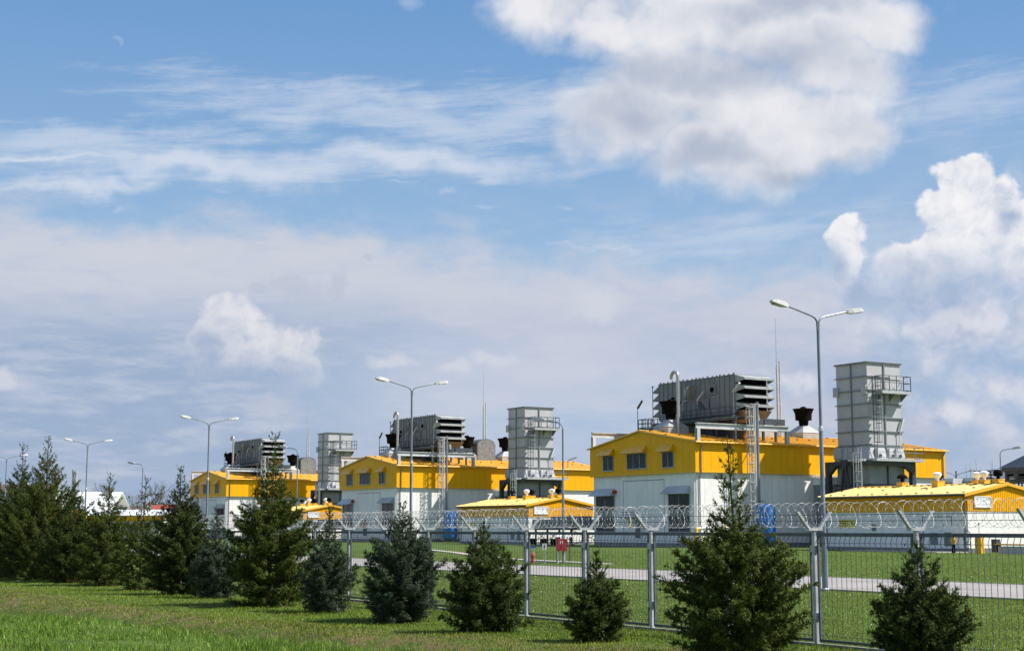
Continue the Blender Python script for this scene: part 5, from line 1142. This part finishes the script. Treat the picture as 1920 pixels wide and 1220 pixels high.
# ------------------------------------------------------------------ grass
def blade_mat(name, c1, c2, c3, trans=.35):
    m = bpy.data.materials.new(name); m.use_nodes = True; t = m.node_tree; N = t.nodes; L = t.links; b = N['Principled BSDF']
    g = N.new('ShaderNodeNewGeometry'); ri = g.outputs['Random Per Island']
    cr = N.new('ShaderNodeValToRGB'); L.new(ri, cr.inputs[0]); e = cr.color_ramp.elements; e[0].color = (*c1, 1); e[1].color = (*c3, 1); k = e.new(.55); k.color = (*c2, 1); e[-1].position = 1.
    n = N.new('ShaderNodeTexNoise'); n.inputs['Scale'].default_value = .8; n.inputs['Detail'].default_value = 3; L.new(g.outputs['Position'], n.inputs[0])
    hs = N.new('ShaderNodeHueSaturation'); r = N.new('ShaderNodeMapRange'); L.new(n.outputs[0], r.inputs[0]); r.inputs[1].default_value = .3; r.inputs[2].default_value = .7; r.inputs[3].default_value = .72; r.inputs[4].default_value = 1.25; L.new(r.outputs[0], hs.inputs['Value']); L.new(cr.outputs[0], hs.inputs['Color'])
    L.new(hs.outputs[0], b.inputs['Base Color']); b.inputs['Roughness'].default_value = .45; b.inputs['Specular IOR Level'].default_value = .2
    tr = N.new('ShaderNodeBsdfTranslucent'); L.new(hs.outputs[0], tr.inputs[0]); ms_ = N.new('ShaderNodeMixShader'); ms_.inputs[0].default_value = trans
    L.new(b.outputs[0], ms_.inputs[1]); L.new(tr.outputs[0], ms_.inputs[2]); L.new(ms_.outputs[0], N['Material Output'].inputs[0]); return m
def blades(name, x, y, h, w, mt, lean=.45, seed=0, label=None):
    rg = np.random.default_rng(seed); n = len(x); z = hgt(x, y); a = rg.uniform(0, 6.283, n); la = rg.uniform(0, 6.283, n); ln = np.abs(rg.normal(0, lean, n)) * h
    s = np.stack([np.cos(a), np.sin(a), np.zeros(n)], 1) * w[:, None] / 2; l = np.stack([np.cos(la), np.sin(la), np.zeros(n)], 1) * ln[:, None]
    b = np.stack([x, y, z - .01], 1); up = np.array([0, 0, 1.])
    v0, v1 = b - s, b + s; mid = b + l * .35 + up * (h * .6)[:, None]; tip = b + l + up * (h * rg.uniform(.75, 1., n))[:, None]
    v = np.stack([v0, v1, mid + s * .7, mid - s * .7, tip], 1).reshape(-1, 3); i = np.arange(n)[:, None] * 5
    f = np.concatenate([i + np.array([[0, 1, 2]]), i + np.array([[0, 2, 3]]), i + np.array([[3, 2, 4]])], 0)
    link(name, npmesh(name, v, f), mt, kind='stuff')
def scatter(n, Z0, Z1, seed, mask=None, power=1.6):
    rg = np.random.default_rng(seed); Z = Z0 * (Z1 / Z0) ** rg.random(n); X = rg.uniform(-.375, .375, n) * Z
    x = RGT.x * X + FW0.x * Z; y = RGT.y * X + FW0.y * Z; k = mask(x, y); return x[k], y[k], Z[k]
GA = blade_mat('lush_long_grass', (.050, .115, .010), (.120, .220, .024), (.33, .43, .09))
GB = blade_mat('short_lawn_grass', (.070, .120, .006), (.150, .215, .013), (.34, .38, .060))
GC = blade_mat('dry_bank_grass', (.14, .11, .045), (.11, .12, .03), (.24, .19, .10), .2)
GRG = np.random.default_rng(11)
tuft = lambda x, y, s, sd: vnoise(x, y, s, sd)
x, y, Z = scatter(400000, 19, 62, 21, lambda x, y: (y < ditch_y(x) - .15) & (y > 2))
k = GRG.random(len(x)) < np.clip(.62 + 1.3 * tuft(x, y, .5, 31) + .7 * tuft(x, y, 1.9, 32), .12, 1); x, y, Z = x[k], y[k], Z[k]
h = (.07 + .19 * np.clip(tuft(x, y, .6, 33) + .3, 0, 1) + .10 * np.clip(tuft(x, y, 2.6, 34) + .2, 0, 1)) * GRG.uniform(.6, 1.25, len(x))
blades('long_grass', x, y, h, .006 + .00022 * Z, GA, .5, 1)
x, y, Z = scatter(330000, 19, 75, 22, lambda x, y: (y > ditch_y(x) + .6) & (y < 18.8))
h = (.045 + .05 * np.clip(tuft(x, y, .7, 35) + .3, 0, 1)) * GRG.uniform(.6, 1.3, len(x))
blades('short_grass', x, y, h, .006 + .00022 * Z, GB, .5, 2)
x, y, Z = scatter(200000, 20, 75, 23, lambda x, y: (np.abs(y - ditch_y(x) - 1.3) < 1.5 + 1.6 * vnoise(x, y, 1.4, 37)))
h = (.04 + .09 * np.clip(tuft(x, y, .5, 36) + .2, 0, 1)) * GRG.uniform(.6, 1.3, len(x))
k = GRG.random(len(x)) < np.clip(.50 + 1.2 * vnoise(x, y, .9, 41), .05, .9); blades('dry_grass', x[k], y[k], h[k], (.006 + .00020 * Z)[k], GC, .75, 3)
x, y, Z = scatter(300000, 25, 140, 24, lambda x, y: (y > 19.0) & ((y < 36.25) | (y > 45.7)) & (y < 99))
h = (.04 + .035 * GRG.random(len(x))); blades('yard_grass', x, y, h, .007 + .00022 * Z, GB, .5, 4)
# dry straw round the foot of some spruces
tx, ty = [], []
for px, H, wpx, Z, mt, dn, lab, pf in TREES:
    a, b = c2w((px - 960) / FPX * Z, Z); n = 420; r = np.abs(GRG.normal(0, .28, n)) * (wpx / FPX * Z) * .8; t = GRG.uniform(0, 6.283, n); tx.append(a + r * np.cos(t)); ty.append(b + r * np.sin(t))
tx = np.concatenate(tx); ty = np.concatenate(ty); blades('straw_at_trunks', tx, ty, GRG.uniform(.08, .22, len(tx)), np.full(len(tx), .012), GC, .7, 6)
x, y, Z = scatter(5000, 20, 75, 44, lambda x, y: ((y > 19.2) & (y < 36)) | ((y > 46) & (y < 75)))
k = GRG.random(len(x)) < np.clip(.35 + 1.2 * vnoise(x, y, 3.0, 51), .03, 1); x, y, Z = x[k], y[k], Z[k]; n = len(x)
c = np.stack([x, y, hgt(x, y) + GRG.uniform(.05, .10, n)], 1); sz = (.009 + .00025 * Z) * GRG.uniform(.6, 1.2, n); a = GRG.uniform(0, 6.283, n)
v = np.stack([c + np.stack([np.cos(a + q) * sz, np.sin(a + q) * sz, (.6 * sz) * (1 if i else -.8)], 1) for i, q in enumerate((0, 2.1, 4.2))], 1).reshape(-1, 3)
link('small_flowers', npmesh('small_flowers', v, np.arange(3 * n).reshape(-1, 3)), pm('pale_petals', (.50, .50, .30), .7, var=.1), kind='stuff')
